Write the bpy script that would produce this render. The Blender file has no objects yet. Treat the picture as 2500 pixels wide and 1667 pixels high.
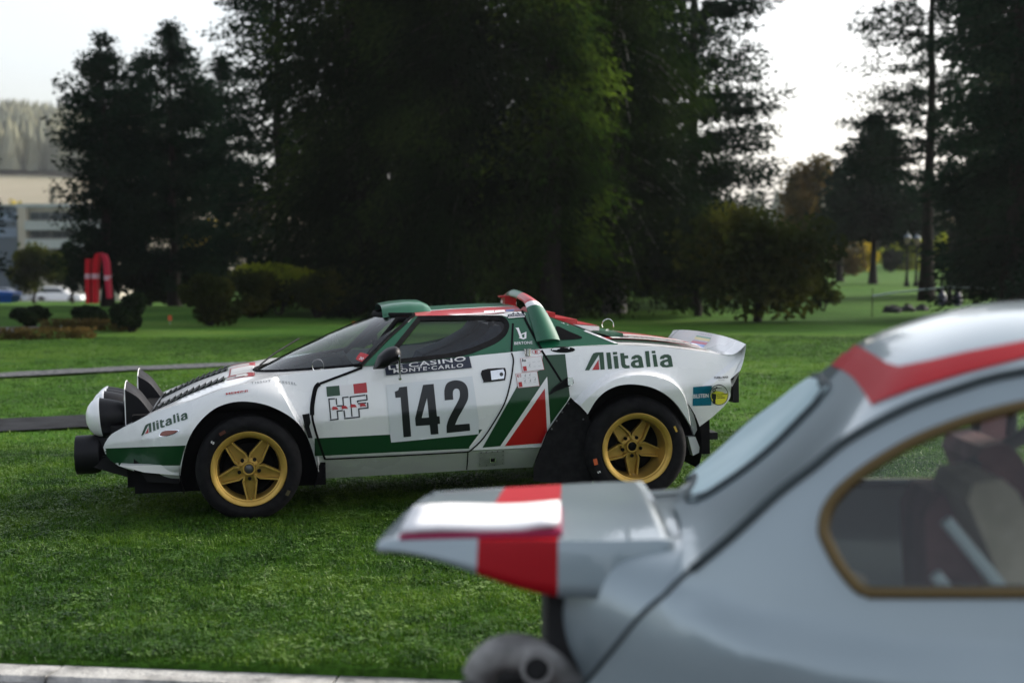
import bpy, bmesh, math, random
import numpy as np
from math import sin, cos, pi, radians, atan, atan2, hypot
from mathutils import Vector, Matrix
from mathutils.geometry import delaunay_2d_cdt, tessellate_polygon
from mathutils.bvhtree import BVHTree
random.seed(7); np.random.seed(7)
SC = bpy.context.scene
COL = SC.collection

# ------------------------------------------------------------------ camera
FPX, CX, CY = 3472.0, 1250.0, 833.5
EYE = 1.417
PITCH = atan(221.5 / FPX)
cam_data = bpy.data.cameras.new("camera")
cam = bpy.data.objects.new("camera", cam_data)
COL.objects.link(cam)
cam_data.sensor_width = 36.0
cam_data.lens = FPX / 2500.0 * 36.0
cam_data.clip_start = 0.05
cam_data.clip_end = 4000.0
cam.location = (0, 0, EYE)
cam.rotation_euler = (pi / 2 - PITCH, 0, 0)
cam_data.dof.use_dof = True
cam_data.dof.focus_distance = 7.85
cam_data.dof.aperture_fstop = 1.9
SC.camera = cam

# ------------------------------------------------------------------ sky, sun, exposure
SUN_EL, SUN_AZ = radians(26), radians(64)        # azimuth clockwise from +Y (the view direction)
world = bpy.data.worlds.new("World"); SC.world = world
world.use_nodes = True
wn = world.node_tree; wn.nodes.clear()
w_out = wn.nodes.new("ShaderNodeOutputWorld"); w_bg = wn.nodes.new("ShaderNodeBackground")
w_sky = wn.nodes.new("ShaderNodeTexSky")
w_sky.sky_type = 'NISHITA'; w_sky.sun_disc = False
w_sky.sun_elevation = SUN_EL; w_sky.sun_rotation = SUN_AZ
w_sky.air_density = 1.0; w_sky.dust_density = 4.0; w_sky.ozone_density = 1.0
w_bg.inputs['Strength'].default_value = 0.15
w_hs = wn.nodes.new("ShaderNodeHueSaturation"); w_hs.inputs['Saturation'].default_value = .40   # milky thin overcast
wn.links.new(w_sky.outputs[0], w_hs.inputs['Color']); wn.links.new(w_hs.outputs[0], w_bg.inputs[0]); wn.links.new(w_bg.outputs[0], w_out.inputs[0])
sun_data = bpy.data.lights.new("sun", 'SUN'); sun = bpy.data.objects.new("sun", sun_data); COL.objects.link(sun)
sun_data.energy = 2.0; sun_data.angle = radians(10); sun_data.color = (1.0, 0.93, 0.82)
sd = Vector((sin(SUN_AZ) * cos(SUN_EL), cos(SUN_AZ) * cos(SUN_EL), sin(SUN_EL)))
sun.rotation_euler = sd.to_track_quat('Z', 'Y').to_euler()
SC.view_settings.exposure = 1.2
SC.view_settings.view_transform = 'Standard'; SC.view_settings.look = 'None'

SC.view_settings.use_curve_mapping = False
SC.render.engine = 'CYCLES'
SC.cycles.max_bounces = 6; SC.cycles.transparent_max_bounces = 12
SC.cycles.caustics_reflective = False; SC.cycles.caustics_refractive = False
try:
    SC.cycles.use_denoising = True
    SC.cycles.denoiser = 'OPENIMAGEDENOISE'
except Exception: pass

# ------------------------------------------------------------------ camera geometry used while tracing
FWD = np.array([0, cos(PITCH), -sin(PITCH)]); UPV = np.array([0, sin(PITCH), cos(PITCH)]); RGT = np.array([1.0, 0, 0])
CAM0 = np.array([0, 0, EYE])
def ray(u, v): return FWD + RGT * (u - CX) / FPX - UPV * (v - CY) / FPX
def at_depth(u, v, yw):                      # world point where that sight line crosses the plane Y = yw
    r = ray(u, v); return CAM0 + r * ((yw - CAM0[1]) / r[1])
def on_ground(u, v, z=0.0):
    r = ray(u, v); return CAM0 + r * ((z - EYE) / r[2])

# ------------------------------------------------------------------ materials
def principled(name, color=(.5, .5, .5), rough=.5, metal=0.0, coat=0.0, spec=.5, emit=None, sheen=0):
    m = bpy.data.materials.new(name); m.use_nodes = True
    b = m.node_tree.nodes['Principled BSDF']
    b.inputs['Base Color'].default_value = (*color, 1); b.inputs['Roughness'].default_value = rough
    b.inputs['Metallic'].default_value = metal; b.inputs['Coat Weight'].default_value = coat
    b.inputs['Coat Roughness'].default_value = .04
    b.inputs['Specular IOR Level'].default_value = spec
    if emit: b.inputs['Emission Color'].default_value = (*emit[0], 1); b.inputs['Emission Strength'].default_value = emit[1]
    return m
def noisy(m, c1, c2, scale=8.0, detail=4.0, rough=None, bump=0.0, stretch=None, contrast=(.35, .65), bump_scale=None):
    nt = m.node_tree; b = nt.nodes['Principled BSDF']
    tc = nt.nodes.new('ShaderNodeTexCoord'); mp = nt.nodes.new('ShaderNodeMapping')
    if stretch: mp.inputs['Scale'].default_value = stretch
    nz = nt.nodes.new('ShaderNodeTexNoise'); nz.inputs['Scale'].default_value = scale; nz.inputs['Detail'].default_value = detail
    rp = nt.nodes.new('ShaderNodeValToRGB')
    rp.color_ramp.elements[0].position = contrast[0]; rp.color_ramp.elements[1].position = contrast[1]
    rp.color_ramp.elements[0].color = (*c1, 1); rp.color_ramp.elements[1].color = (*c2, 1)
    nt.links.new(tc.outputs['Object'], mp.inputs[0]); nt.links.new(mp.outputs[0], nz.inputs['Vector'])
    nt.links.new(nz.outputs[0], rp.inputs[0]); nt.links.new(rp.outputs[0], b.inputs['Base Color'])
    if rough:
        mr = nt.nodes.new('ShaderNodeMapRange'); mr.inputs[3].default_value = rough[0]; mr.inputs[4].default_value = rough[1]
        nt.links.new(nz.outputs[0], mr.inputs[0]); nt.links.new(mr.outputs[0], b.inputs['Roughness'])
    if bump:
        n2 = nz
        if bump_scale:
            n2 = nt.nodes.new('ShaderNodeTexNoise'); n2.inputs['Scale'].default_value = bump_scale; n2.inputs['Detail'].default_value = 6
            nt.links.new(mp.outputs[0], n2.inputs['Vector'])
        bp = nt.nodes.new('ShaderNodeBump'); bp.inputs['Strength'].default_value = bump; bp.inputs['Distance'].default_value = .02
        nt.links.new(n2.outputs[0], bp.inputs['Height']); nt.links.new(bp.outputs[0], b.inputs['Normal'])
    return m
def glass(name, tint=(.8, .85, .88), gloss=.12):
    m = bpy.data.materials.new(name); m.use_nodes = True; nt = m.node_tree; nt.nodes.clear()
    o = nt.nodes.new('ShaderNodeOutputMaterial'); mx = nt.nodes.new('ShaderNodeMixShader')
    t = nt.nodes.new('ShaderNodeBsdfTransparent'); t.inputs[0].default_value = (*tint, 1)
    g = nt.nodes.new('ShaderNodeBsdfGlossy'); g.inputs['Roughness'].default_value = .015
    fr = nt.nodes.new('ShaderNodeLayerWeight'); fr.inputs[0].default_value = .5          # Schlick, the same from either face
    pw = nt.nodes.new('ShaderNodeMath'); pw.operation = 'POWER'; pw.inputs[1].default_value = 5.0; nt.links.new(fr.outputs['Facing'], pw.inputs[0])
    ad = nt.nodes.new('ShaderNodeMath'); ad.operation = 'MULTIPLY_ADD'; ad.inputs[1].default_value = .94; ad.inputs[2].default_value = .05 + gloss; ad.use_clamp = True
    nt.links.new(pw.outputs[0], ad.inputs[0]); nt.links.new(ad.outputs[0], mx.inputs[0])
    nt.links.new(t.outputs[0], mx.inputs[1]); nt.links.new(g.outputs[0], mx.inputs[2]); nt.links.new(mx.outputs[0], o.inputs[0])
    return m

# ------------------------------------------------------------------ objects
def tag(o, label=None, cat=None, group=None, kind=None):
    if label: o['label'] = label
    if cat: o['category'] = cat
    if group: o['group'] = group
    if kind: o['kind'] = kind
    return o
def empty(name, mat=None, **k):
    o = bpy.data.objects.new(name, None); COL.objects.link(o); o.empty_display_size = .2
    if mat is not None: o.matrix_world = mat
    return tag(o, **k)
def make(name, verts, faces, mat, parent=None, smooth=None, mats=None, fmat=None, **k):
    me = bpy.data.meshes.new(name)
    me.from_pydata([tuple(map(float, v)) for v in verts], [], [tuple(int(i) for i in f) for f in faces])
    for m in (mats or [mat]): me.materials.append(m)
    if fmat is not None: me.polygons.foreach_set('material_index', fmat)
    if smooth is not None:
        me.polygons.foreach_set('use_smooth', [True] * len(me.polygons))
        if smooth < 179: me.set_sharp_from_angle(angle=radians(smooth))
    me.update()
    o = bpy.data.objects.new(name, me); COL.objects.link(o)
    if parent is not None: o.parent = parent
    return tag(o, **k)
class MB:                                       # collects simple shapes into one mesh
    def __init__(s): s.v = []; s.f = []; s.m = []
    def add(s, v, f, mi=0):
        n = len(s.v); s.v += [tuple(map(float, p)) for p in v]; s.f += [tuple(i + n for i in q) for q in f]; s.m += [mi] * len(f); return s
    def box(s, a, b, mi=0, M=None):
        (x0, y0, z0), (x1, y1, z1) = a, b
        v = [(x0,y0,z0),(x1,y0,z0),(x1,y1,z0),(x0,y1,z0),(x0,y0,z1),(x1,y0,z1),(x1,y1,z1),(x0,y1,z1)]
        if M is not None: v = [M @ Vector(p) for p in v]
        return s.add(v, [(0,3,2,1),(4,5,6,7),(0,1,5,4),(1,2,6,5),(2,3,7,6),(3,0,4,7)], mi)
    def tube(s, pts, r, n=8, mi=0, cap=True):
        pts = [Vector(p) for p in pts]; rs = r if isinstance(r, (list, tuple)) else [r] * len(pts)
        v = []; f = []; up = Vector((0, 0, 1))
        for i, p in enumerate(pts):
            d = (pts[min(i + 1, len(pts) - 1)] - pts[max(i - 1, 0)]).normalized()
            a = d.cross(up if abs(d.z) < .95 else Vector((1, 0, 0))).normalized(); b = d.cross(a)
            for k in range(n):
                t = 2 * pi * k / n; v.append(p + (a * cos(t) + b * sin(t)) * rs[i])
        for i in range(len(pts) - 1):
            for k in range(n):
                f.append((i*n+k, i*n+(k+1)%n, (i+1)*n+(k+1)%n, (i+1)*n+k))
        if cap: f.append(tuple(range(n))[::-1]); f.append(tuple((len(pts)-1)*n + k for k in range(n)))
        return s.add(v, f, mi)
    def lathe(s, prof, n=32, axis='y', center=(0,0,0), mi=0, M=None):   # prof: (radius, along axis)
        v = []; f = []; c = Vector(center)
        for (r, h) in prof:
            for k in range(n):
                t = 2 * pi * k / n
                p = Vector((r*cos(t), h, r*sin(t))) if axis == 'y' else (Vector((h, r*cos(t), r*sin(t))) if axis == 'x' else Vector((r*cos(t), r*sin(t), h)))
                if M is not None: p = M @ p
                v.append(p + c)
        for i in range(len(prof) - 1):
            for k in range(n): f.append((i*n+k, i*n+(k+1)%n, (i+1)*n+(k+1)%n, (i+1)*n+k))
        return s.add(v, f, mi)
    def prism(s, poly, y0, y1, mi=0):           # polygon in (x, z) extruded along y
        n = len(poly); v = [(x, y0, z) for x, z in poly] + [(x, y1, z) for x, z in poly]
        f = [tuple(range(n)), tuple(range(n, 2*n))[::-1]] + [(i, i+n, (i+1)%n+n, (i+1)%n) for i in range(n)]
        return s.add(v, f, mi)
    def build(s, name, mat, parent=None, smooth=None, mats=None, **k):
        return make(name, s.v, s.f, mat, parent, smooth, mats, s.m if mats else None, **k)

# ------------------------------------------------------------------ plane fills
def densify(loop, d):
    out = []; n = len(loop)
    for i in range(n):
        a, b = np.array(loop[i], float), np.array(loop[(i+1) % n], float)
        k = max(1, int(np.ceil(np.hypot(*(b - a)) / d)))
        for j in range(k): out.append(a + (b - a) * j / k)
    return out
def smooth_line(pts, n=6, closed=False):        # Catmull-Rom through the points
    P = [np.array(p, float) for p in pts]; out = []; m = len(P)
    rng = range(m if closed else m - 1)
    for i in rng:
        p0 = P[(i-1) % m] if (closed or i > 0) else P[i]; p1 = P[i]; p2 = P[(i+1) % m]
        p3 = P[(i+2) % m] if (closed or i + 2 < m) else p2
        for j in range(n):
            t = j / n
            out.append(.5*((2*p1)+(-p0+p2)*t+(2*p0-5*p1+4*p2-p3)*t*t+(-p0+3*p1-3*p2+p3)*t**3))
    if not closed: out.append(P[-1])
    return out
def inside(pts, loops):
    pts = np.asarray(pts, float); r = np.zeros(len(pts), bool)
    for lp in loops:
        L = np.asarray(lp, float); x, y = pts[:, 0], pts[:, 1]; n = len(L)
        for i in range(n):
            (x1, y1), (x2, y2) = L[i], L[(i+1) % n]
            if y1 == y2: continue
            c = ((y1 > y) != (y2 > y)) & (x < (x2 - x1) * (y - y1) / (y2 - y1) + x1)
            r ^= c
    return r
def fill(loops, d, extra=None):
    """triangulate the region inside the loops (even-odd) with a grid of inner points d apart"""
    L = [densify(l, d) for l in loops]
    vs = []; ed = []
    for l in L:
        n0 = len(vs); vs += [tuple(p) for p in l]; ed += [(n0+i, n0+(i+1) % len(l)) for i in range(len(l))]
    B = np.array(vs); lo, hi = B.min(0), B.max(0)
    gx = np.arange(lo[0] + d*.5, hi[0], d); gy = np.arange(lo[1] + d*.5, hi[1], d)
    if len(gx) and len(gy):
        G = np.stack(np.meshgrid(gx, gy), -1).reshape(-1, 2)
        G = G[inside(G, L)]
        if len(G):
            keep = np.ones(len(G), bool)
            for i in range(0, len(G), 500):
                dd = np.sqrt(((G[i:i+500, None] - B[None])**2).sum(-1)).min(1); keep[i:i+500] = dd > .4*d
            vs += [tuple(p) for p in G[keep]]
    if extra is not None:
        for poly in extra:
            n0 = len(vs); vs += [tuple(p) for p in poly]; ed += [(n0+i, n0+i+1) for i in range(len(poly)-1)]
    r = delaunay_2d_cdt([Vector(p) for p in vs], ed, [], 0, 1e-7)
    V = np.array([tuple(p) for p in r[0]]); Fc = [tuple(f) for f in r[2]]
    cen = np.array([V[list(f)].mean(0) for f in Fc]); ok = inside(cen, L)
    Fc = [f for f, k in zip(Fc, ok) if k]
    used = sorted({i for f in Fc for i in f}); mp = {o: n for n, o in enumerate(used)}
    return V[used], [tuple(mp[i] for i in f) for f in Fc]
FONT_CACHE = {}
def text_mesh(s, bold=0.0, space=1.0):          # flat lettering as (points in unit box, faces)
    k = (s, bold, space)
    if k in FONT_CACHE: return FONT_CACHE[k]
    c = bpy.data.curves.new('t', 'FONT'); c.body = s; c.offset = bold; c.space_character = space; c.resolution_u = 3; c.fill_mode = 'FRONT'
    o = bpy.data.objects.new('t', c); COL.objects.link(o)
    dg = bpy.context.evaluated_depsgraph_get(); me = bpy.data.meshes.new_from_object(o.evaluated_get(dg))
    V = np.array([v.co[:2] for v in me.vertices]); Fc = [tuple(p.vertices) for p in me.polygons]
    bpy.data.objects.remove(o); bpy.data.curves.remove(c); bpy.data.meshes.remove(me)
    lo, hi = V.min(0), V.max(0); V = (V - lo) / (hi - lo)
    FONT_CACHE[k] = (V, Fc); return V, Fc
# =================================================================== ground
HAZE = .00017
def zlawn(x, y=10):
    xx = 6*math.tanh(x/6); z = -.023 + .021*xx * max(0, min(1, (26 - y)/12))
    k = max(0, min(1, (-x/max(y, 1) - .12)/.08)); k = k*k*(3-2*k)      # the park falls away on the left, beyond the shrubs
    return z - .0333*max(0, min(y, 170) - 36)*k
KL = on_ground(0, 1613, -.06); KR = on_ground(1170, 1650, -.05)
kdir = (KR - KL); kdir[2] = 0; kdir /= np.linalg.norm(kdir); knor = np.array([-kdir[1], kdir[0], 0])   # points away from the road
def kerb_y(x): return KL[1] + (x - KL[0]) * kdir[1]/kdir[0]
lawn_m = principled("lawn_soil_and_turf", (.03,.08,.012), .95, spec=.05)
nt = lawn_m.node_tree; b = nt.nodes['Principled BSDF']; tc = nt.nodes.new('ShaderNodeTexCoord')
def nz(scale, det, st=(1,1,1)):
    mp = nt.nodes.new('ShaderNodeMapping'); mp.inputs['Scale'].default_value = st; n = nt.nodes.new('ShaderNodeTexNoise'); n.inputs['Scale'].default_value = scale; n.inputs['Detail'].default_value = det
    nt.links.new(tc.outputs['Object'], mp.inputs[0]); nt.links.new(mp.outputs[0], n.inputs['Vector']); return n
def ramp(n, stops):
    r = nt.nodes.new('ShaderNodeValToRGB'); e = r.color_ramp.elements
    e[0].position, e[0].color = stops[0][0], (*stops[0][1], 1); e[1].position, e[1].color = stops[-1][0], (*stops[-1][1], 1)
    for p, c in stops[1:-1]: q = e.new(p); q.color = (*c, 1)
    nt.links.new(n.outputs[0], r.inputs[0]); return r
r1 = ramp(nz(.22, 4, (1,2.2,1)), [(.30,(.022,.066,.008)),(.52,(.044,.108,.014)),(.70,(.085,.150,.026))]); r2 = ramp(nz(26, 6), [(.3,(.45,.45,.45)),(.7,(1.25,1.25,1.2))])
mx = nt.nodes.new('ShaderNodeMix'); mx.data_type = 'RGBA'; mx.blend_type = 'MULTIPLY'; mx.inputs[0].default_value = 1
nt.links.new(r1.outputs[0], mx.inputs[6]); nt.links.new(r2.outputs[0], mx.inputs[7]); nt.links.new(mx.outputs[2], b.inputs['Base Color'])
bp = nt.nodes.new('ShaderNodeBump'); bp.inputs['Strength'].default_value = .6; bp.inputs['Distance'].default_value = .03; nn = nz(40, 6); nt.links.new(nn.outputs[0], bp.inputs['Height']); nt.links.new(bp.outputs[0], b.inputs['Normal'])
xs = np.r_[-900,-300,-120,-80,-60,-50,-42,-36,-30,-26,-22,-19,-16,-14,-12,-10.5,np.linspace(-9,9,46),10.5,12,15,20,30,60,120,300,900]
ys = np.r_[0, .001, np.linspace(.2,8,40), np.linspace(8.4,40,60), 45, 50, 56, 63, 70, 80, 90, 100, 115, 130, 150, 180, 250, 450, 900]
V = []; F = []
for j, t in enumerate(ys):
    for x in xs:
        y0 = kerb_y(max(-60, min(60, x))) - .02; y = y0 + t
        z = zlawn(x, y) + (.012*sin(x*1.3+y*.7) + .01*sin(y*1.9-x*.4) if y > 6.2 else 0) + (-.08 if j == 0 else 0)
        V.append((x, y, z))
nx = len(xs)
F = [(j*nx+i, j*nx+i+1, (j+1)*nx+i+1, (j+1)*nx+i) for j in range(len(ys)-1) for i in range(nx-1)]
make("lawn", V, F, lawn_m, smooth=180, kind="structure")
# road in front of the kerb
road_m = noisy(principled("asphalt", (.05,.05,.052), .85), (.035,.036,.038), (.065,.066,.068), 40, 8, bump=.3)
V = [(x, kerb_y(x) - .10 - d, -.165) for d in (0, 14) for x in (-60, 60)]; make("road", [V[0], V[1], V[3], V[2]], [(0,3,2,1)], road_m, kind="structure")
kerb = empty("kerb", label="pale weathered stone kerb along the lawn edge at the bottom", cat="kerb")
kerb_m = noisy(principled("kerb_stone", (.32,.315,.30), .9, spec=.1), (.15,.15,.145), (.40,.395,.38), 9, 8, bump=.4, contrast=(.3,.62), bump_scale=60)
x = on_ground(838, 1632, -.055)[0] - 1.002*6
for i in range(14):
    x0, x1 = x + 1.002*i, x + 1.002*(i+1) - .010
    mb = MB(); c0 = np.array([x0, kerb_y(x0), 0]); c1 = np.array([x1, kerb_y(x1), 0]); w = .165; zt = -.055 + .010*(x0*.3) + random.uniform(-.004,.004); ch = .018
    pr = [(0,-.25),(0,zt-.006),(.012,zt),(w-ch,zt),(w,zt-ch),(w+.01,-.25)]
    v = [tuple(c - knor*d + np.array([0,0,z])) for c in (c0, c1) for d, z in pr]; n = len(pr)
    mb.add(v, [tuple(range(n))[::-1], tuple(range(n, 2*n))] + [(k, k+1, k+n+1, k+n) for k in range(n-1)])
    mb.build("kerb_stone", kerb_m, kerb)
def on_lawn(u, v, up=0.0):
    z = -.05
    for _ in range(6): p = on_ground(u, v, z); z = zlawn(p[0], p[1]) + up
    return p
# gravel path, dark path, low box edging
PATHS = []
def strip(name, line, mat, z=.006, **k):
    rj = np.random.default_rng(len(line)); fine = []                # worn, uneven edges
    for (a0, b0), (a1, b1) in zip(line[:-1], line[1:]):
        m_ = max(1, int(np.linalg.norm(np.array(a1) - np.array(a0))/.22)) if a0[1] < 30 else 1
        for q in range(m_): f_ = q/m_; j1, j2 = (rj.normal(size=2)*.035 if m_ > 1 else (0, 0)); fine.append((a0 + (a1-a0)*f_ + np.array([0, j1, 0]), b0 + (b1-b0)*f_ + np.array([0, j2, 0])))
    line = fine + [line[-1]]
    V = []; PATHS.append([tuple(p[0][:2]) for p in line] + [tuple(p[1][:2]) for p in line[::-1]])
    for (a, b_) in line: V += [(a[0], a[1], zlawn(a[0], a[1]) + z), (b_[0], b_[1], zlawn(b_[0], b_[1]) + z)]
    return make(name, V, [(2*i, 2*i+1, 2*i+3, 2*i+2) for i in range(len(line)-1)], mat, **k)
gravel_m = noisy(principled("gravel", (.2,.2,.2), .95, spec=.1), (.035,.038,.042), (.15,.155,.16), 16, 8, bump=.7, contrast=(.35,.7))
asphalt2 = noisy(principled("dark_path", (.02,.022,.025), .95, spec=.08), (.012,.013,.015), (.026,.028,.032), 5, 8, bump=.3)
L = []
for u, va, vb in ((-500,936,923),(-250,927,915),(0,919,908),(160,911,901),(320,904,894),(480,896.5,887),(640,889,880.5),(900,881,874),(1300,872,866),(1800,862,857)):
    a, c = on_lawn(u, va, .02), on_lawn(u, vb, .02); L.append((a, c))
L = [(a + np.array([0, .06*sin(i*2.1), 0]), c + np.array([0, .08*cos(i*1.7), 0])) for i, (a, c) in enumerate(L)]
strip("gravel_path", L, gravel_m, .02, kind="structure")
L = [(on_lawn(u, va, .012), on_lawn(u, vb, .012)) for u, va, vb in ((-600,1078,1046),(-300,1064,1033),(0,1052,1021),(120,1046,1016),(200,1041,1012),(260,1043,1014),(330,1052,1020),(420,1066,1031))]
strip("path", L, asphalt2, .012, kind="structure")

# =================================================================== foliage kit
def leaf_mat(name, c1, c2, c3, scale=1.2, trans=.35):
    m = bpy.data.materials.new(name); m.use_nodes = True; nt = m.node_tree; nt.nodes.clear(); N = nt.nodes.new
    o = N('ShaderNodeOutputMaterial'); tc = N('ShaderNodeTexCoord'); n = N('ShaderNodeTexNoise'); n.inputs['Scale'].default_value = scale; n.inputs['Detail'].default_value = 5
    r = N('ShaderNodeValToRGB'); e = r.color_ramp.elements; e[0].position, e[0].color = .32, (*c1, 1); e[1].position, e[1].color = .70, (*c3, 1); q = e.new(.5); q.color = (*c2, 1)
    d = N('ShaderNodeBsdfDiffuse'); t = N('ShaderNodeBsdfTranslucent'); mx = N('ShaderNodeMixShader'); mx.inputs[0].default_value = trans
    nt.links.new(tc.outputs['Object'], n.inputs['Vector']); nt.links.new(n.outputs[0], r.inputs[0]); nt.links.new(r.outputs[0], d.inputs[0]); nt.links.new(r.outputs[0], t.inputs[0])
    nt.links.new(d.outputs[0], mx.inputs[1]); nt.links.new(t.outputs[0], mx.inputs[2]); nt.links.new(mx.outputs[0], o.inputs[0]); return m
L_pine = leaf_mat("pine_needles", (.003,.009,.006), (.006,.016,.009), (.012,.027,.014), .9, .25)
L_spruce = leaf_mat("spruce_needles", (.002,.006,.0025), (.005,.012,.004), (.026,.046,.008), .5, .32)
L_larch = leaf_mat("larch_needles", (.004,.010,.003), (.014,.032,.005), (.115,.18,.020), .5, .45)
L_olive = leaf_mat("olive_leaves", (.009,.016,.005), (.026,.036,.008), (.10,.10,.016), .9, .45)
L_lime = leaf_mat("lime_leaves", (.08,.11,.010), (.22,.26,.020), (.42,.42,.04), 1.0, .65)
L_dark = leaf_mat("dark_shrub_leaves", (.005,.010,.005), (.009,.018,.008), (.02,.032,.012), 1.2, .3)
L_gold = leaf_mat("golden_leaves", (.24,.19,.015), (.44,.34,.025), (.58,.48,.05), 1.2, .45)
L_brown = leaf_mat("brown_leaves", (.04,.035,.014), (.08,.06,.02), (.14,.09,.03), 1.2, .4)
bark = noisy(principled("bark", (.012,.011,.010), .95, spec=.1), (.008,.007,.006), (.02,.018,.016), 6, 6, stretch=(1,1,.25), bump=.5)
bark_grey = noisy(principled("bark_grey", (.10,.10,.095), .95), (.06,.06,.055), (.14,.135,.13), 6, 6, stretch=(1,1,.25), bump=.5)
def cards(P, size, asp, rng, droop=0.0, dirs=None):
    """leaf-sized quads at points P"""
    n = len(P); a = rng.normal(size=(n, 3)); 
    if dirs is not None: a = dirs*1.4 + a*.55
    a[:, 2] -= droop; a /= np.linalg.norm(a, axis=1)[:, None] + 1e-9
    r = rng.normal(size=(n, 3)); b = np.cross(a, r); b /= np.linalg.norm(b, axis=1)[:, None] + 1e-9
    s = size*(.6 + .8*rng.random(n))[:, None]; a = a*s; b = b*s*asp
    V = np.stack([P - a*.5, P + b*.5 + a*.05, P + a*.5, P - b*.5 + a*.05], 1).reshape(-1, 3)
    return V
def leaf_mesh(name, V, mat, parent):
    n = len(V)//4; me = bpy.data.meshes.new(name); me.vertices.add(4*n); me.vertices.foreach_set('co', V.astype(np.float32).ravel())
    me.loops.add(4*n); me.loops.foreach_set('vertex_index', np.arange(4*n, dtype=np.int32)); me.polygons.add(n)
    me.polygons.foreach_set('loop_start', np.arange(0, 4*n, 4, dtype=np.int32)); me.polygons.foreach_set('loop_total', np.full(n, 4, np.int32))
    me.update(calc_edges=True); me.validate(); me.materials.append(mat); o = bpy.data.objects.new(name, me); COL.objects.link(o); o.parent = parent; return o
def trunk_mesh(h, r, parent, mat, rng, lean=(0,0), limbs=6, base=1.0):
    mb = MB(); n = 8; pts = [(lean[0]*(i/n)**1.5 + .03*rng.normal()*(i > 0), lean[1]*(i/n)**1.5 + .03*rng.normal()*(i > 0), h*i/n - .1*(i == 0)) for i in range(n+1)]
    mb.tube(pts, [r*(1.5 if i == 0 else 1.0)*(1 - .85*i/n) for i in range(n+1)], 8)
    for k in range(limbs):
        t = .2 + .7*k/max(1, limbs); i = int(t*n); p = np.array(pts[i]); a = rng.random()*2*pi; L = .28*h*(1-t)*.6 + .4
        mb.tube([tuple(p), tuple(p + np.array([cos(a)*L*.5, sin(a)*L*.5, .1])), tuple(p + np.array([cos(a)*L, sin(a)*L, .0]))], [r*.3*(1-t*.6), r*.2*(1-t*.6), .01], 5)
    return mb.build("trunk", mat, parent, 60)
def conifer(name, x, y, h, r0, base, nb, label, cat="tree", mat=None, seed=0, droop=.25, size=.30, asp=.4, tilt=-.15, prof=.8, clump=.22, step=.16, per=4, tr=.16, hmax=None, layered=0, group=None, bm=None):
    rng = np.random.default_rng(seed); o = empty(name, Matrix.Translation((x, y, zlawn(x, y) - .03)), label=label, cat=cat, group=group)
    trunk_mesh(h*.97, tr, o, bm or bark, rng, limbs=0)
    PP, DD = [], []; mb = MB()
    hm = hmax or h
    for i in range(nb):
        t = (i + rng.random())/nb; z = base + (hm - base)*t
        if layered: z = base + (hm-base)*(round(t*layered)/layered) + rng.normal()*.24
        f = max(0, (h - z)/(h - base)); L = r0*max(.06, (1-(1-f)**4)**.62*(1 - .12*f) if prof == "round" else f**prof)*(.62 + .5*rng.random())
        az = rng.random()*2*pi; d = np.array([cos(az), sin(az), 0]); k = max(2, int(L/step))
        s = (np.arange(k) + rng.random(k))/k; s = s[s > .12]
        if not len(s): continue
        pz = z + L*(tilt*s - droop*s**2*.6 + .12*np.maximum(0, s-.8)*2)
        C = np.stack([d[0]*L*s, d[1]*L*s, pz], 1)
        for q in range(per):
            uu = rng.normal(size=C.shape); uu /= np.linalg.norm(uu, axis=1)[:, None]; uu *= rng.random((len(s), 1))**.45
            PP.append(C + uu*np.array([1, 1, .75])*clump*1.75*(.55 + .7*s[:, None])); DD.append(np.tile(d, (len(s), 1)))
        if L > .9 and rng.random() < .12: mb = MB(); mb.tube([(0, 0, z), (d[0]*L*.5, d[1]*L*.5, z + L*(tilt*.5 - droop*.15)), (d[0]*L*.9, d[1]*L*.9, z + L*(tilt*.9 - droop*.5))], [.028, .018, .006], 4); mb.build('limb', bm or bark, o)
    P_ = np.concatenate(PP); D_ = np.concatenate(DD)
    leaf_mesh("crown", cards(P_, size, asp, rng, droop*1.6, D_), mat, o)
    return o
def shrub(name, x, y, w, d, h, n, label, mat, seed=0, size=.12, cat="shrub", z0=0.0, lumps=9, group=None, trunk=None, asp=.6, flat=False):
    rng = np.random.default_rng(seed); o = empty(name, Matrix.Translation((x, y, zlawn(x, y) - .02)), label=label, cat=cat, group=group)
    C = rng.normal(size=(lumps, 3)); C /= np.linalg.norm(C, axis=1)[:, None]; C *= (.35 + .35*rng.random((lumps, 1))); R = .32 + .28*rng.random(lumps)
    idx = rng.integers(0, lumps, n); u = rng.normal(size=(n, 3)); u /= np.linalg.norm(u, axis=1)[:, None]; P_ = C[idx] + u*(R[idx]*(rng.random(n)**.45))[:, None]
    if flat: P_ = rng.random((n, 3))*2 - 1
    P_[:, 2] = (P_[:, 2] + 1)/2; P_[:, 2] = np.clip(P_[:, 2], .0, 1.2); P_ *= np.array([w, d, 1]); P_[:, 2] = z0 + P_[:, 2]*(h - z0)
    leaf_mesh("foliage", cards(P_, size, asp, rng, .1), mat, o)
    if trunk:
        trunk_mesh(h*.7, trunk, o, bark, rng, limbs=5)
    else:
        mb = MB()
        for k in range(5): a = rng.random()*2*pi; mb.tube([(0,0,-.05),(w*.4*cos(a), d*.4*sin(a), h*.55)], [.03,.008], 5)
        mb.build("stem", bark, o)
    return o
def px(u, Z): return (u - CX)*Z/FPX            # sideways offset of image column u at distance Z
def hz(v, Z): return EYE + (612 - v)*Z/FPX     # height of image row v at distance Z

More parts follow.
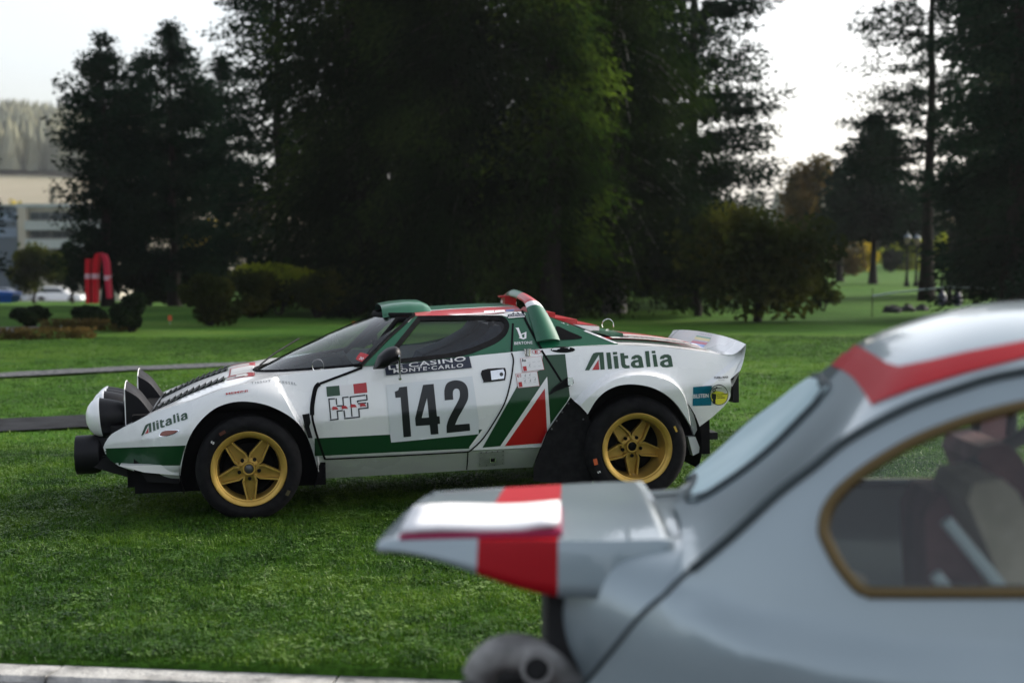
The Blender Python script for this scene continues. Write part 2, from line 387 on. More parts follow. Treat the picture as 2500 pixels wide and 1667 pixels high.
# ---- trees
P1 = dict(mat=L_pine, size=.12, asp=.6, droop=.05, tilt=.16, clump=.20, per=44, step=.34)
conifer("pine_tree", px(262,40), 40, hz(118,40), 1.55, .9, 235, "dark pine with knobbly crown behind the red banner, beside the building", seed=11, prof="round", layered=12, **P1)
conifer("pine_tree", px(425,42), 42, hz(72,42), 1.9, 1.0, 205, "tall pine with many sky gaps near its rounded top", seed=12, prof="round", layered=13, **P1)
conifer("pine_tree", px(350,47), 47, hz(150,47), 1.9, .9, 180, "dark pine half hidden between two taller pines", seed=13, prof="round", layered=11, **P1)
conifer("pine_tree", px(545,45), 45, hz(140,45), 1.7, .9, 180, "slim pine in the gap left of the dark central trees", seed=14, prof="round", layered=11, **P1)
conifer("spruce_tree", px(685,37), 37, 13.5, 2.1, .8, 230, "tall dark spruce at the left end of the central tree wall", mat=L_pine, seed=15, size=.14, asp=.45, droop=.15, tilt=.02, prof=.33, clump=.18, per=15, hmax=10.2)
W1 = dict(size=.17, asp=.30, droop=.75, tilt=-.25, step=.13)
conifer("larch_tree", px(860,33.5), 33.5, 15, 2.5, 1.1, 330, "broad drooping larch directly behind the rally car's windscreen", mat=L_spruce, seed=16, prof=.25, clump=.25, per=11, hmax=9.5, tr=.2, **W1)
conifer("larch_tree", px(1130,31.5), 31.5, 15, 3.0, 1.2, 400, "widest drooping larch directly behind the rally car's roof", mat=L_spruce, seed=17, prof=.2, clump=.27, per=11, hmax=9.5, tr=.22, **W1)
conifer("larch_tree", px(1345,30.6), 30.6, 12, 1.7, 1.5, 220, "bright green topped larch rising above the rally car's rear hoop", mat=L_larch, seed=18, prof=.25, clump=.25, per=11, hmax=10, tr=.2, **W1)
conifer("larch_tree", px(1500,33), 33, 15, 2.7, 1.2, 370, "dark drooping larch behind the rally car's tail", mat=L_spruce, seed=19, prof=.22, clump=.26, per=11, hmax=9.5, tr=.2, bm=bark_grey, **W1)
conifer("pine_tree", px(1690,37.5), 37.5, 14, 2.55, 1.1, 260, "dark pine with layered branches at the left of the bright sky gap", mat=L_pine, seed=20, size=.12, asp=.45, droop=.06, tilt=.05, prof=.25, clump=.17, per=34, hmax=9.8, layered=11, tr=.18, step=.26)
conifer("spruce_tree", px(1000,42), 42, 16, 3.2, .6, 300, "dense spruce at the back of the central tree wall, behind the larches", mat=L_pine, seed=21, size=.34, droop=.3, tilt=-.1, prof=.3, clump=.28, per=5, hmax=11.5)
conifer("spruce_tree", px(1420,43), 43, 16, 3.2, .6, 300, "dense spruce closing the gap between the two larches by the tail", mat=L_pine, seed=22, size=.34, droop=.3, tilt=-.1, prof=.3, clump=.28, per=5, hmax=11.5)
conifer("spruce_tree", px(2130,62), 62, hz(285,62), 2.4, 2.0, 170, "pointed dark spruce across the lawn, left of the tall bare trunk", mat=L_pine, seed=23, size=.34, droop=.2, tilt=-.02, prof=.5, clump=.28, per=7)
conifer("spruce_tree", px(2050,66), 66, hz(400,66), 1.6, 2.0, 90, "small dark spruce across the lawn beside the brown leaved tree", mat=L_pine, seed=24, size=.34, droop=.2, tilt=-.02, prof=.5, clump=.28, per=7)
conifer("pine_tree", px(2262,41), 41, 13, 2.75, 3.0, 215, "tall pine with a bare straight trunk and airy crown over the far lawn", mat=L_pine, seed=25, size=.11, asp=.5, droop=.1, tilt=-.0, prof=.25, clump=.16, per=26, hmax=10.5, layered=10, tr=.19, step=.3)
conifer("spruce_tree", px(2480,30), 30, 14, 2.0, .6, 260, "massive dark spruce at the right edge above the small car", mat=L_pine, seed=26, size=.15, asp=.4, droop=.25, tilt=-.08, prof=.15, clump=.2, per=13, hmax=9.5, tr=.3)
conifer("spruce_tree", px(2430,45), 45, 15, 1.9, .2, 330, "dark spruce beyond the street lamp, behind the massive one", mat=L_spruce, seed=27, size=.28, droop=.3, tilt=-.08, prof=.25, clump=.26, per=6, hmax=11)
conifer("pine_tree", px(-90,38), 38, 6.6, 1.25, 1.0, 110, "dark pine whose branch tips reach in at the left edge", seed=28, prof=.5, layered=10, **P1)
shrub("brown_tree", px(1975,72), 72, 1.6, 1.6, hz(378,72), 6500, "autumn brown tree below the bright sky gap", L_brown, 31, .26, "tree", 1.0, 14, trunk=.14)
shrub("broadleaf_tree", px(1850,28.5), 28.5, 1.75, 1.4, hz(468,28.5), 7500, "leafy olive green tree between the rally car's tail and far lawn", L_olive, 32, .17, "tree", .12, 22, trunk=.08)
shrub("broadleaf_tree", px(1700,31), 31, 1.4, 1.2, hz(500,31), 5200, "dark leafy tree under the layered pine", L_dark, 33, .18, "tree", .15, 16, trunk=.08)
shrub("young_tree", px(85,62), 62, 1.6, 1.2, hz(588,62)+.85, 4200, "rounded green tree in front of the pale building", L_olive, 34, .2, "tree", .4, 12, trunk=.08)
shrub("young_tree", px(178,66), 66, 1.1, 1.0, hz(575,66)+1.0, 3000, "narrow green tree between the building and the pines", L_dark, 35, .2, "tree", .4, 9, trunk=.08)
shrub("golden_tree", px(42,150), 150, 1.5, 1.5, hz(470,150)+3.8, 900, "golden yellow tree peeping over the building roof", L_gold, 36, .5, "tree", 6, 7, trunk=.12)
conifer("spire_tree", px(132,152), 152, hz(455,152)+3.8, 1.2, 1.0, 60, "slim dark spire of a conifer over the building roof", mat=L_pine, seed=37, size=.5, prof=.8, clump=.25, per=4, step=.3)
shrub("golden_tree", px(515,70), 70, 1.6, 1.2, hz(520,70)+1, 1800, "sunlit yellow tree seen through the gap in the pines", L_gold, 38, .26, "tree", 1.4, 8, trunk=.1)
for k, (u, Z, vt, lb) in enumerate(((2170,118,470,"dark spruce far across the lawn, left of the small lamps"),(2255,124,430,"dark spruce far across the lawn, straight behind the bare pine trunk"),(2345,116,450,"dark spruce far across the lawn, behind the street lamp"))):
    conifer("spruce_tree", px(u,Z), Z, hz(vt,Z), 3.0, 1.2, 120, lb, mat=L_spruce, seed=90+k, size=.5, droop=.25, tilt=-.05, prof=.45, clump=.4, per=8, step=.4)
# ---- shrubs and hedges
sh = [("dark_shrub", 77, 27, .40, .38, .48, 1900, L_dark, "round dark shrub alone on the lawn by the left edge"), ("dark_shrub", 222, 27.3, .42, .4, .50, 2000, L_dark, "dark shrub below the red banner"),
 ("dark_shrub", 320, 25.2, .42, .4, .72, 2400, L_dark, "low dark shrub right of the red banner"), ("olive_shrub", 513, 27.6, .66, .55, 1.02, 3400, L_olive, "rounded dark olive shrub left of the lime topped one"),
 ("lime_shrub", 680, 31.8, 1.35, .8, hz(630,31.8), 6400, L_lime, "wide lime topped shrub in front of the spruce trunks"), ("olive_shrub", 860, 32.5, 1.25, .7, 1.25, 4200, L_olive, "olive shrub tucked behind the windscreen of the rally car"),
 ("olive_shrub", 612, 30.5, .8, .6, 1.05, 3000, L_olive, "dull green shrub filling the gap before the lime topped one"), ("olive_shrub", 775, 30.8, .95, .5, 1.0, 3200, L_olive, "low dull green shrub right of the lime topped one"), ("dark_shrub", 1010, 35, 1.3, .7, 1.25, 2600, L_dark, "dark undergrowth shrub above the roof scoop"), ("dark_shrub", 1240, 38, 1.4, .7, 1.1, 2600, L_dark, "dark undergrowth shrub above the rear roof hoop"),
 ("dark_shrub", 1440, 36, 1.3, .7, 1.05, 2600, L_dark, "dark undergrowth shrub above the engine louvres"), ("dark_shrub", 1640, 35, 1.2, .7, 1.2, 2400, L_dark, "dark undergrowth shrub above the ducktail spoiler"),
 ("golden_shrub", 2112, 95, 1.0, .7, hz(588,95)+.1, 1500, L_gold, "pointed golden shrub on the far lawn"), ("dark_shrub", 2172, 93, .95, .8, hz(606,93), 1500, L_dark, "round dark shrub on the far lawn beside the golden one"),
 ("lime_shrub", 2215, 104, 2.3, .8, hz(574,104), 3200, L_lime, "lime green hedge behind the two small lamps"), ("lime_shrub", 2300, 98, .85, .7, hz(572,98), 1500, L_lime, "bright lime shrub right behind the bare pine trunk"),
 ("dark_shrub", 2050, 80, 1.6, .8, hz(585,80), 1500, L_brown, "brownish shrub at the left end of the far lawn"), ("dark_shrub", 365, 43, 1.5, .8, 2.0, 2600, L_dark, "tall dark undergrowth between the pines and the red banner"), ("dark_shrub", 470, 44, 1.3, .8, 1.7, 2200, L_dark, "tall dark undergrowth between the pines and the olive shrub"), ("olive_shrub", 2010, 34, .45, .4, .75, 700, L_olive, "straggly low shrub at the foot of the leafy olive tree")]
for i, (nm, u, Z, w, d, h, n, m, lb) in enumerate(sh): shrub(nm, px(u,Z), Z, w, d, h, int(n*(1.6 if Z < 40 else 1)), lb, m, 50+i, .095 if Z < 40 else .26)
shrub("box_hedge", px(60,23.6), 23.6, 1.15, .14, .20, 1500, "low brown clipped hedge edging along the left flower bed", L_brown, 71, .07, "hedge", flat=True); shrub("box_hedge", px(215,25.5), 25.5, .85, .14, .24, 1300, "second low brown hedge edging, nearer the dark shrubs", L_brown, 72, .07, "hedge", flat=True)
strip("bed_path", [(on_lawn(u, va, .012), on_lawn(u, vb, .012)) for u, va, vb in ((-300,818,800),(0,812,798),(100,808,796),(150,802,794))], gravel_m, .012, kind="structure")

# =================================================================== hill, meadow, far wood
hill_m = noisy(principled("meadow", (.30,.26,.19), .95, spec=.1), (.17,.165,.11), (.28,.245,.185), .02, 5)
def crest(x): return float(np.interp(x, [-900,-420,-215,-185,-120,-60,0,60,130,260,900],[66,58,50,47,30,14,10,9,9,10,12]))
def hill_z(x, y):
    t = min(1, max(0, (y-300)/330)); k = smooth_h((-x/max(y, 1) - .02)/.2); return -6 + (8 + 13*k)*smooth_h(min(1, (y-230)/130)) + (crest(x*620/max(y, 1)) - 5 - 10*k)*smooth_h(t)
def smooth_h(t): t = max(0, min(1, t)); return t*t*(3-2*t)
HX = np.linspace(-700, 700, 90); HY = np.linspace(180, 760, 44)
V = [(x, y, hill_z(x, y)) for y in HY for x in HX]
F = [(j*90+i, j*90+i+1, (j+1)*90+i+1, (j+1)*90+i) for j in range(43) for i in range(89)]
make("hill", V, F, hill_m, smooth=180, kind="structure")
rng = np.random.default_rng(5); V = []; F = []
far_m = leaf_mat("haze_tinted_conifers", (.09,.105,.09), (.17,.175,.13), (.28,.265,.16), .05, .1)  # needle colours paled to imitate haze and sunlight on the far hill
cnt = 0
while cnt < 3600:
    y = 400 + 270*rng.random(); x = -(.24 + .16*rng.random())*y
    if cnt > 2000: y = 265 + 200*rng.random(); x = (-.2 + .7*rng.random())*y
    if cnt > 2000 and x < -.1*y: y += 150
    z = hill_z(x, y); cnt += 1; h = 7 + 9*rng.random(); r = h*.19; n0 = len(V); k = 7
    for lv, (rr, zz) in enumerate(((1.0,.08),(.72,.36),(.40,.68))):
        for i in range(k): a = 2*pi*(i + .5*lv)/k; q = rr*r*(.75 + .5*rng.random()); V.append((x+q*cos(a), y+q*sin(a), z+h*zz*(.94+.12*rng.random())))
    V.append((x, y, z+h))
    for lv in range(2):
        for i in range(k): a, b_ = n0+lv*k+i, n0+lv*k+(i+1) % k; F.append((a, b_, b_+k, a+k))
    for i in range(k): F.append((n0+2*k+i, n0+2*k+(i+1) % k, n0+3*k))
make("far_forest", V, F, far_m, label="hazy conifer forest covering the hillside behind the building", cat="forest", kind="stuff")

# =================================================================== building
bl = empty("apartment_building", Matrix.Translation((px(52,130), 130, -3.4)), label="pale three storey flat roofed building below the forested hill", cat="building")
conc = noisy(principled("render_cream", (.45,.42,.34), .9), (.29,.27,.22), (.36,.335,.27), .5, 4); conc2 = noisy(principled("render_grey", (.28,.31,.30), .9), (.24,.27,.26), (.32,.35,.34), .5, 4)
wnd = principled("window_glass", (.02,.03,.035), .35, spec=.25); fr_m = principled("window_frame", (.10,.11,.11), .6)
s = 130/FPX; W = 9.0; T = (hz(497,130)+3.4)
mb = MB(); mb.box((0,0,0),(W,9,T-.4)); mb.build("wall", conc, bl)
mb = MB(); mb.box((-.25,-.35,T-.4),(W+.3,9.3,T-.05)); mb.build("roof", conc2, bl)
mb = MB(); mb.box((-.02,-.5,0),(.75,-.0,T-.42)); mb.build("pier", conc, bl)
for zt, zb_ in (((hz(518,130)+3.4), (hz(538,130)+3.4)), ((hz(562,130)+3.4), (hz(582,130)+3.4)), ((hz(604,130)+3.4), (hz(622,130)+3.4))):
    for k in range(4):
        mb = MB(); x0 = .95 + k*1.95; mb.box((x0,-.10,zb_),(x0+1.9,-.02,zt)); f = mb.build("window", fr_m, bl)
        mb = MB(); mb.box((x0+.1,-.14,zb_+.08),(x0+.92,-.105,zt-.08)); mb.build("pane", wnd, f); mb = MB(); mb.box((x0+1.0,-.14,zb_+.08),(x0+1.8,-.105,zt-.08)); mb.build("pane", wnd, f)
for zz in ((hz(540,130)+3.4), (hz(584,130)+3.4)): mb = MB(); mb.box((.77,-1.0,zz-.85),(W,-.16,zz)); mb.build("balcony", conc2, bl)
bl2 = empty("glazed_wing", Matrix.Translation((px(52,134)-9, 134, -3.4)), label="lower bluish glazed wing left of the pale building", cat="building")
mb = MB(); mb.box((0,0,0),(8.9,8,(hz(505,134)+3.4))); mb.build("wall", principled("wing_blue", (.09,.115,.14), .8, spec=.2), bl2)
mb = MB(); mb.box((-.2,-.3,(hz(505,134)+3.4)),(8.92,8.2,(hz(500,134)+3.4))); mb.build("roof", conc2, bl2)
for zt, zb_ in (((hz(520,134)+3.4), (hz(540,134)+3.4)), ((hz(556,134)+3.4), (hz(580,134)+3.4))):
    for k in range(4): mb = MB(); mb.box((.3+k*2.15,-.1,zb_),(2.3+k*2.15,-.02,zt)); mb.build("window", principled("wing_glass", (.14,.19,.26), .3) if k == 0 else bpy.data.materials["wing_glass"], bl2)

# =================================================================== parked cars far left, bin, banner, markers, lamps
def far_car(name, x, y, yaw, col, label, hatch=False, z=None):
    o = empty(name, Matrix.Translation((x, y, zlawn(x,y) if z is None else z)) @ Matrix.Rotation(yaw, 4, 'Z'), label=label, cat="car", group="cars parked beyond the lawn")
    L, Wd = 2.1, .86; body = [(-2.1,.35),(-2.12,.62),(-1.95,.78),(-1.0,.90),(-.95,.92),(1.35,.96),(2.0,.88),(2.12,.68),(2.1,.32)]
    top = [(-1.0,.90),(-.35,1.36),(.0,1.44),(.7,1.42),(1.45,.96)] if not hatch else [(-1.0,.90),(-.35,1.38),(.0,1.48),(1.2,1.46),(1.9,.95)]
    mb = MB(); n = len(body); v = [(x_, yy, z_) for yy in (-Wd, Wd) for x_, z_ in body]; mb.add(v, [tuple(range(n)), tuple(range(n,2*n))[::-1]] + [(i, i+n, (i+1)%n+n, (i+1)%n) for i in range(n)])
    mb.build("body", col, o, 35)
    mb = MB(); n = len(top); v = [(x_, yy*(1 - .22*(z_-.9)/.5), z_) for yy in (-Wd*.95, Wd*.95) for x_, z_ in top]; mb.add(v, [tuple(range(n)), tuple(range(n,2*n))[::-1]] + [(i, i+n, (i+1)%n+n, (i+1)%n) for i in range(n-1)]); mb.build("roof", col, o, 35)
    for s_ in (-1, 1):
        mb = MB(); q = [(top[1][0]-.32,.98),(top[1][0]+.08,1.32),(top[2][0]+.1,1.37),(top[3][0]-.1,1.36),(top[4][0]-.42,1.0)]
        v = [(a, s_*(Wd*.955)*(1 - .22*(b_-.9)/.5), b_) for a, b_ in q]; mb.add(v, [tuple(range(len(q)))[::s_]]); mb.build("side_window", wnd, o)
        for wx in (-1.3, 1.3): mb = MB(); mb.lathe([(0,-.02),(.18,-.02),(.30,-.03),(.33,.0),(.33,.16)], 20, 'y', (wx, -s_*0, 0), M=Matrix.Identity(4)); ww = mb.build("wheel", bpy.data.materials.get("far_tyre") or principled("far_tyre", (.02,.02,.02), .8), o, 50); ww.location = (0, s_*(Wd+.01), .33); ww.rotation_euler = (0,0,0 if s_ < 0 else pi); ww.location.x = 0 if s_ < 0 else 0
    mb = MB(); mb.box((-2.14,-.7,.62),(-2.06,-.42,.74)); mb.build("headlight", principled("headlight", (.6,.62,.65), .1) if not bpy.data.materials.get("headlight") else bpy.data.materials["headlight"], o)
    return o
cwhite = principled("car_white", (.72,.73,.75), .3, coat=.6); csilver = principled("car_silver", (.42,.46,.52), .3, metal=.4, coat=.6)
far_car("parked_car", px(18,128), 128, pi, csilver, "pale blue silver car parked at the far left edge", z=hz(741,128)); far_car("parked_car", px(145,124), 124, pi, cwhite, "white car parked behind the round dark shrub", True, z=hz(741,124))
far_car("parked_car", px(583,110), 110, 0, cwhite, "white car showing only its roof above the lime shrub", z=hz(703,110)); far_car("parked_car", px(2352,118), 118, 2.6, csilver, "pale blue car beyond the street lamp on the right", True, z=hz(656,118))
strip("parking_area", [(np.array([px(u,105),105,0]), np.array([px(u,150),150,0])) for u in (-300,-100,0,100,205)], noisy(principled("pale_paving", (.3,.3,.29), .9), (.12,.12,.115), (.2,.2,.195), 1.0), .03, kind="structure")
bn = empty("wheelie_bin", Matrix.Translation((px(12,40), 40, -.03)), label="blue bin at the left edge in front of the parked car", cat="bin"); blu = principled("bin_blue", (.01,.10,.42), .4)
zt = hz(712,40) + .03; zb_ = 0
mb = MB(); v = [(-.26,-.3,0),(.26,-.3,0),(.26,.3,0),(-.26,.3,0),(-.33,-.36,zt-.1),(.33,-.36,zt-.1),(.33,.36,zt-.1),(-.33,.36,zt-.1)]; mb.add(v, [(0,3,2,1),(4,5,6,7),(0,1,5,4),(1,2,6,5),(2,3,7,6),(3,0,4,7)]); mb.build("bin_body", blu, bn)
mb = MB(); mb.prism([(-.36,zt-.1),(.36,zt-.1),(.34,zt),(-.30,zt+.03)], -.39, .39); mb.build("lid", blu, bn)
# red banner arch
red_b = principled("banner_red", (.46,.008,.018), .75, spec=.15); red_lit_b = principled("banner_red_lit", (.46,.02,.05), .75, spec=.15); wht_b = principled("banner_white", (.50,.30,.35), .7)  # pinker copy of the red: light on the right leg put into colour
Zb = 38; ar = empty("banner_arch", Matrix.Translation((px(240,Zb), Zb, 0)), label="tall red banner arch with white bands standing under the pines", cat="banner")
def leg(pts, w, mat, name="leg"):
    mb = MB(); P_ = [(px(u,Zb)-px(240,Zb), 0, hz(v,Zb)) for u, v in pts]; V = []
    ws = w if isinstance(w, list) else [w]*len(P_)
    for (x_, y_, z_), w_ in zip(P_, ws): V += [(x_-w_/2,-.12,z_),(x_+w_/2,-.12,z_),(x_+w_/2,.12,z_),(x_-w_/2,.12,z_)]
    n = len(P_); mb.add(V, [(0,1,2,3),(4*n-4,4*n-1,4*n-2,4*n-3)] + [(4*i+k, 4*i+4+k, 4*i+4+(k+1)%4, 4*i+(k+1)%4) for i in range(n-1) for k in range(4)]); return mb.build(name, mat, ar, 50)
leg([(218,632),(217,665),(217,740)], .115, red_b); l2 = leg([(254,617),(243,619),(239,632),(235,665),(234,740)], [.06,.11,.15,.125,.115], red_b); l3 = leg([(246,617),(256,622),(262,640),(264,670),(266,700),(268,728)], [.05,.11,.13,.12,.11,.09], red_lit_b)
for (u, v), w_ in (((217,674),.125), ((235,674),.135), ((264,678),.13)):
    mb = MB(); x_ = px(u,Zb)-px(240,Zb); mb.box((x_-w_/2,-.125,hz(v+6,Zb)),(x_+w_/2,.125,hz(v-6,Zb))); mb.build("white_band", wht_b, ar)
orange = principled("marker_orange", (.65,.09,.02), .5)
for u, v, Z, lb in ((414,776,28,"small orange marker flag by the dark shrubs on the left"), (864,792,27,"small orange marker flag just above the rally car's windscreen")):
    o = empty("marker_flag", Matrix.Translation((px(u,Z), Z, zlawn(px(u,Z), Z))), label=lb, cat="marker", group="orange lawn markers"); h_ = hz(v-6,Z)-zlawn(px(u,Z),Z)
    mb = MB(); mb.tube([(0,0,-.05),(0,0,h_)], .006, 6); mb.build("stick", principled("marker_stick", (.3,.3,.3), .5), o); mb = MB(); mb.box((-.035,-.006,h_-.10),(.035,.006,h_)); mb.build("flag", orange, o)
iron = principled("lamp_iron", (.006,.007,.008), .8, spec=.1); lglass = principled("lamp_pane", (.22,.17,.12), .3); blue_c = principled("lamp_cap", (.03,.06,.09), .4)
def lamp(u, vb, vt, Z, label, sc=1.0):
    x = px(u,Z); zb_ = hz(vb,Z); h = hz(vt,Z)-zb_; o = empty("street_lamp", Matrix.Translation((x, Z, zb_)), label=label, cat="street lamp", group="lamps on the far lawn")
    mb = MB(); mb.lathe([(.0,0),(.13*sc,0),(.13*sc,.12),(.08*sc,.2),(.06*sc,.5),(.055*sc,.55),(.045*sc,h-.55*sc),(.06*sc,h-.52*sc),(.05*sc,h-.48*sc),(.09*sc,h-.46*sc)], 14, 'z'); mb.build("post", iron, o, 40)
    mb = MB(); mb.lathe([(.09*sc,h-.46*sc),(.15*sc,h-.16*sc)], 6, 'z'); mb.build("lantern", lglass, o)
    mb = MB(); mb.lathe([(.17*sc,h-.16*sc),(.15*sc,h-.1*sc),(.05*sc,h-.02*sc),(.02*sc,h+.04*sc),(0,h+.05*sc)], 6, 'z'); mb.build("cap", blue_c, o)
    mb = MB()
    for k in range(6): a = 2*pi*k/6; mb.tube([(.09*sc*cos(a),.09*sc*sin(a),h-.46*sc),(.15*sc*cos(a),.15*sc*sin(a),h-.16*sc)], .009*sc, 4)
    mb.build("cage", iron, o)
lamp(2318, 742, 503, 39, "black street lamp with lantern right of the bare pine trunk", 1.0); lamp(2213, 699, 572, 57, "left one of two small lamps on the far lawn", .9); lamp(2236, 699, 574, 57, "right one of two small lamps, beside the bare pine trunk", .9)
mb = MB(); rp = [(px(u,31), 31, hz(v,31)) for u, v in ((2130,722),(2185,714),(2250,707),(2310,701),(2400,703),(2500,705),(2700,704))]; mb.tube(rp, .016, 8); tag(mb.build("barrier_rope", principled("rope_pale", (.35,.42,.45), .5), None, 60), "pale barrier rope stretched past the lamp on the right", "rope")
for k, (u, w_) in enumerate(((2185,.5),(2310,.35),(2500,.3))):
    pass
mb = MB(); rngp = np.random.default_rng(3)
for k, u in enumerate((2130, 2500, 2700)):
    mb = MB(); x = px(u,31.05); mb.tube([(x,31.05,-.1),(x,31.05,hz(704,31))], .010, 8); tag(mb.build("rope_post", iron, None, 60), ("thin dark post holding the left end of the pale rope", "thin dark post under the pale rope at the right edge", "thin dark post at the outer end of the pale rope")[k], "post", "posts of the barrier rope")
for k, u in enumerate((2300, 2338)):
    mb = MB(); x = px(u,37); mb.lathe([(0,-.1),(.10,-.1),(.12,.22),(.10,.26),(.03,.40),(0,.44)], 14, 'z', (x,37,0)); tag(mb.build("bollard", principled("bollard_blue", (.015,.02,.05), .5), None, 50), ("dark blue pointed bollard left of the lamp foot", "dark blue pointed bollard right of the lamp foot")[k], "bollard", "bollards by the lamp foot")
rock = noisy(principled("boulder", (.05,.05,.05), .95, spec=.1), (.025,.026,.028), (.09,.09,.09), 3, 6, bump=.5)
for k, (u, Z, r) in enumerate(((2178,33,.20),(2216,34,.17),(2252,34.5,.15))):
    V_ = []; rn = np.random.default_rng(80+k); mb = MB(); mb.lathe([(0,-.05),(r*.9,-.05),(r,r*.25),(r*.85,r*.55),(r*.5,r*.8),(0,r*.85)], 12, 'z', (px(u,Z),Z,-.02)); mb.v = [(a+rn.normal()*.03, b_+rn.normal()*.03, c+rn.normal()*.02) for a, b_, c in mb.v]
    tag(mb.build("boulder", rock, None, 50), ("largest grey boulder at the lawn edge beyond the small car's roof", "middle grey boulder at the foot of the bare pine", "grey boulder nearest the street lamp foot")[k], "boulder", "boulders at the foot of the bare pine")

# =================================================================== grass blades
def grass_mat(name, c1, c2, c3):
    m = bpy.data.materials.new(name); m.use_nodes = True; nt = m.node_tree; nt.nodes.clear(); N = nt.nodes.new
    o = N('ShaderNodeOutputMaterial'); oi = N('ShaderNodeObjectInfo'); tc = N('ShaderNodeNewGeometry'); n = N('ShaderNodeTexNoise'); n.inputs['Scale'].default_value = 1.6; n.inputs['Detail'].default_value = 5
    ad = N('ShaderNodeMath'); ad.operation = 'MULTIPLY_ADD'; ad.inputs[1].default_value = .35; r = N('ShaderNodeValToRGB'); e = r.color_ramp.elements
    e[0].position, e[0].color = .48, (*c1, 1); e[1].position, e[1].color = .86, (*c3, 1); q = e.new(.66); q.color = (*c2, 1)
    p = N('ShaderNodeBsdfPrincipled'); p.inputs['Roughness'].default_value = .42; p.inputs['Specular IOR Level'].default_value = .22
    t = N('ShaderNodeBsdfTranslucent'); mx = N('ShaderNodeMixShader'); mx.inputs[0].default_value = .35
    nt.links.new(tc.outputs['Position'], n.inputs['Vector']); n2 = N('ShaderNodeTexNoise'); n2.inputs['Scale'].default_value = .32; n2.inputs['Detail'].default_value = 3; nt.links.new(tc.outputs['Position'], n2.inputs['Vector'])
    av = N('ShaderNodeMath'); av.operation = 'MULTIPLY_ADD'; av.inputs[1].default_value = .9; a2 = N('ShaderNodeMath'); a2.operation = 'MULTIPLY_ADD'; a2.inputs[1].default_value = .75; a2.inputs[2].default_value = -.325
    nt.links.new(n.outputs[0], a2.inputs[0]); nt.links.new(n2.outputs[0], av.inputs[0]); nt.links.new(a2.outputs[0], av.inputs[2]); ad.inputs[1].default_value = .32
    nt.links.new(oi.outputs['Random'], ad.inputs[0]); nt.links.new(av.outputs[0], ad.inputs[2]); nt.links.new(ad.outputs[0], r.inputs[0])
    nt.links.new(r.outputs[0], p.inputs['Base Color']); nt.links.new(r.outputs[0], t.inputs[0]); nt.links.new(p.outputs[0], mx.inputs[1]); nt.links.new(t.outputs[0], mx.inputs[2]); nt.links.new(mx.outputs[0], o.inputs[0]); return m
G_m = grass_mat("grass_blades", (.012,.044,.003), (.040,.104,.006), (.095,.180,.015))
def tuft(seed, n, h, w, spread, leafy=False):
    rng = np.random.default_rng(seed); V = []; F = []
    for i in range(n):
        a = rng.random()*2*pi; r = spread*rng.random()**.5; b = rng.random()*2*pi; x, y = r*cos(a), r*sin(a); hh = h*(.5+.8*rng.random()); ln = hh*(.3+.9*rng.random()); k = len(V)
        d = np.array([cos(b), sin(b)]); p = np.array([-d[1], d[0]])
        if leafy and rng.random() < .5:
            c = np.array([x + d[0]*ln*.5, y + d[1]*ln*.5]); lw = w*3.2; z = hh*.75; t = rng.normal()*.3
            V += [(*(c-d*lw), z-t*lw), (*(c+p*lw*.7), z), (*(c+d*lw), z+t*lw), (*(c-p*lw*.7), z)]; F.append((k,k+1,k+2,k+3)); continue
        V += [(x-p[0]*w, y-p[1]*w, -.01), (x+p[0]*w, y+p[1]*w, -.01), (x+d[0]*ln*.4+p[0]*w*.8, y+d[1]*ln*.4+p[1]*w*.8, hh*.65), (x+d[0]*ln*.4-p[0]*w*.8, y+d[1]*ln*.4-p[1]*w*.8, hh*.65), (x+d[0]*ln, y+d[1]*ln, hh*.95)]
        F += [(k,k+1,k+2,k+3), (k+3,k+2,k+4)]
    me = bpy.data.meshes.new("grass_tuft"); me.from_pydata(V, [], F); me.materials.append(G_m); o = bpy.data.objects.new("grass_tuft", me); return o
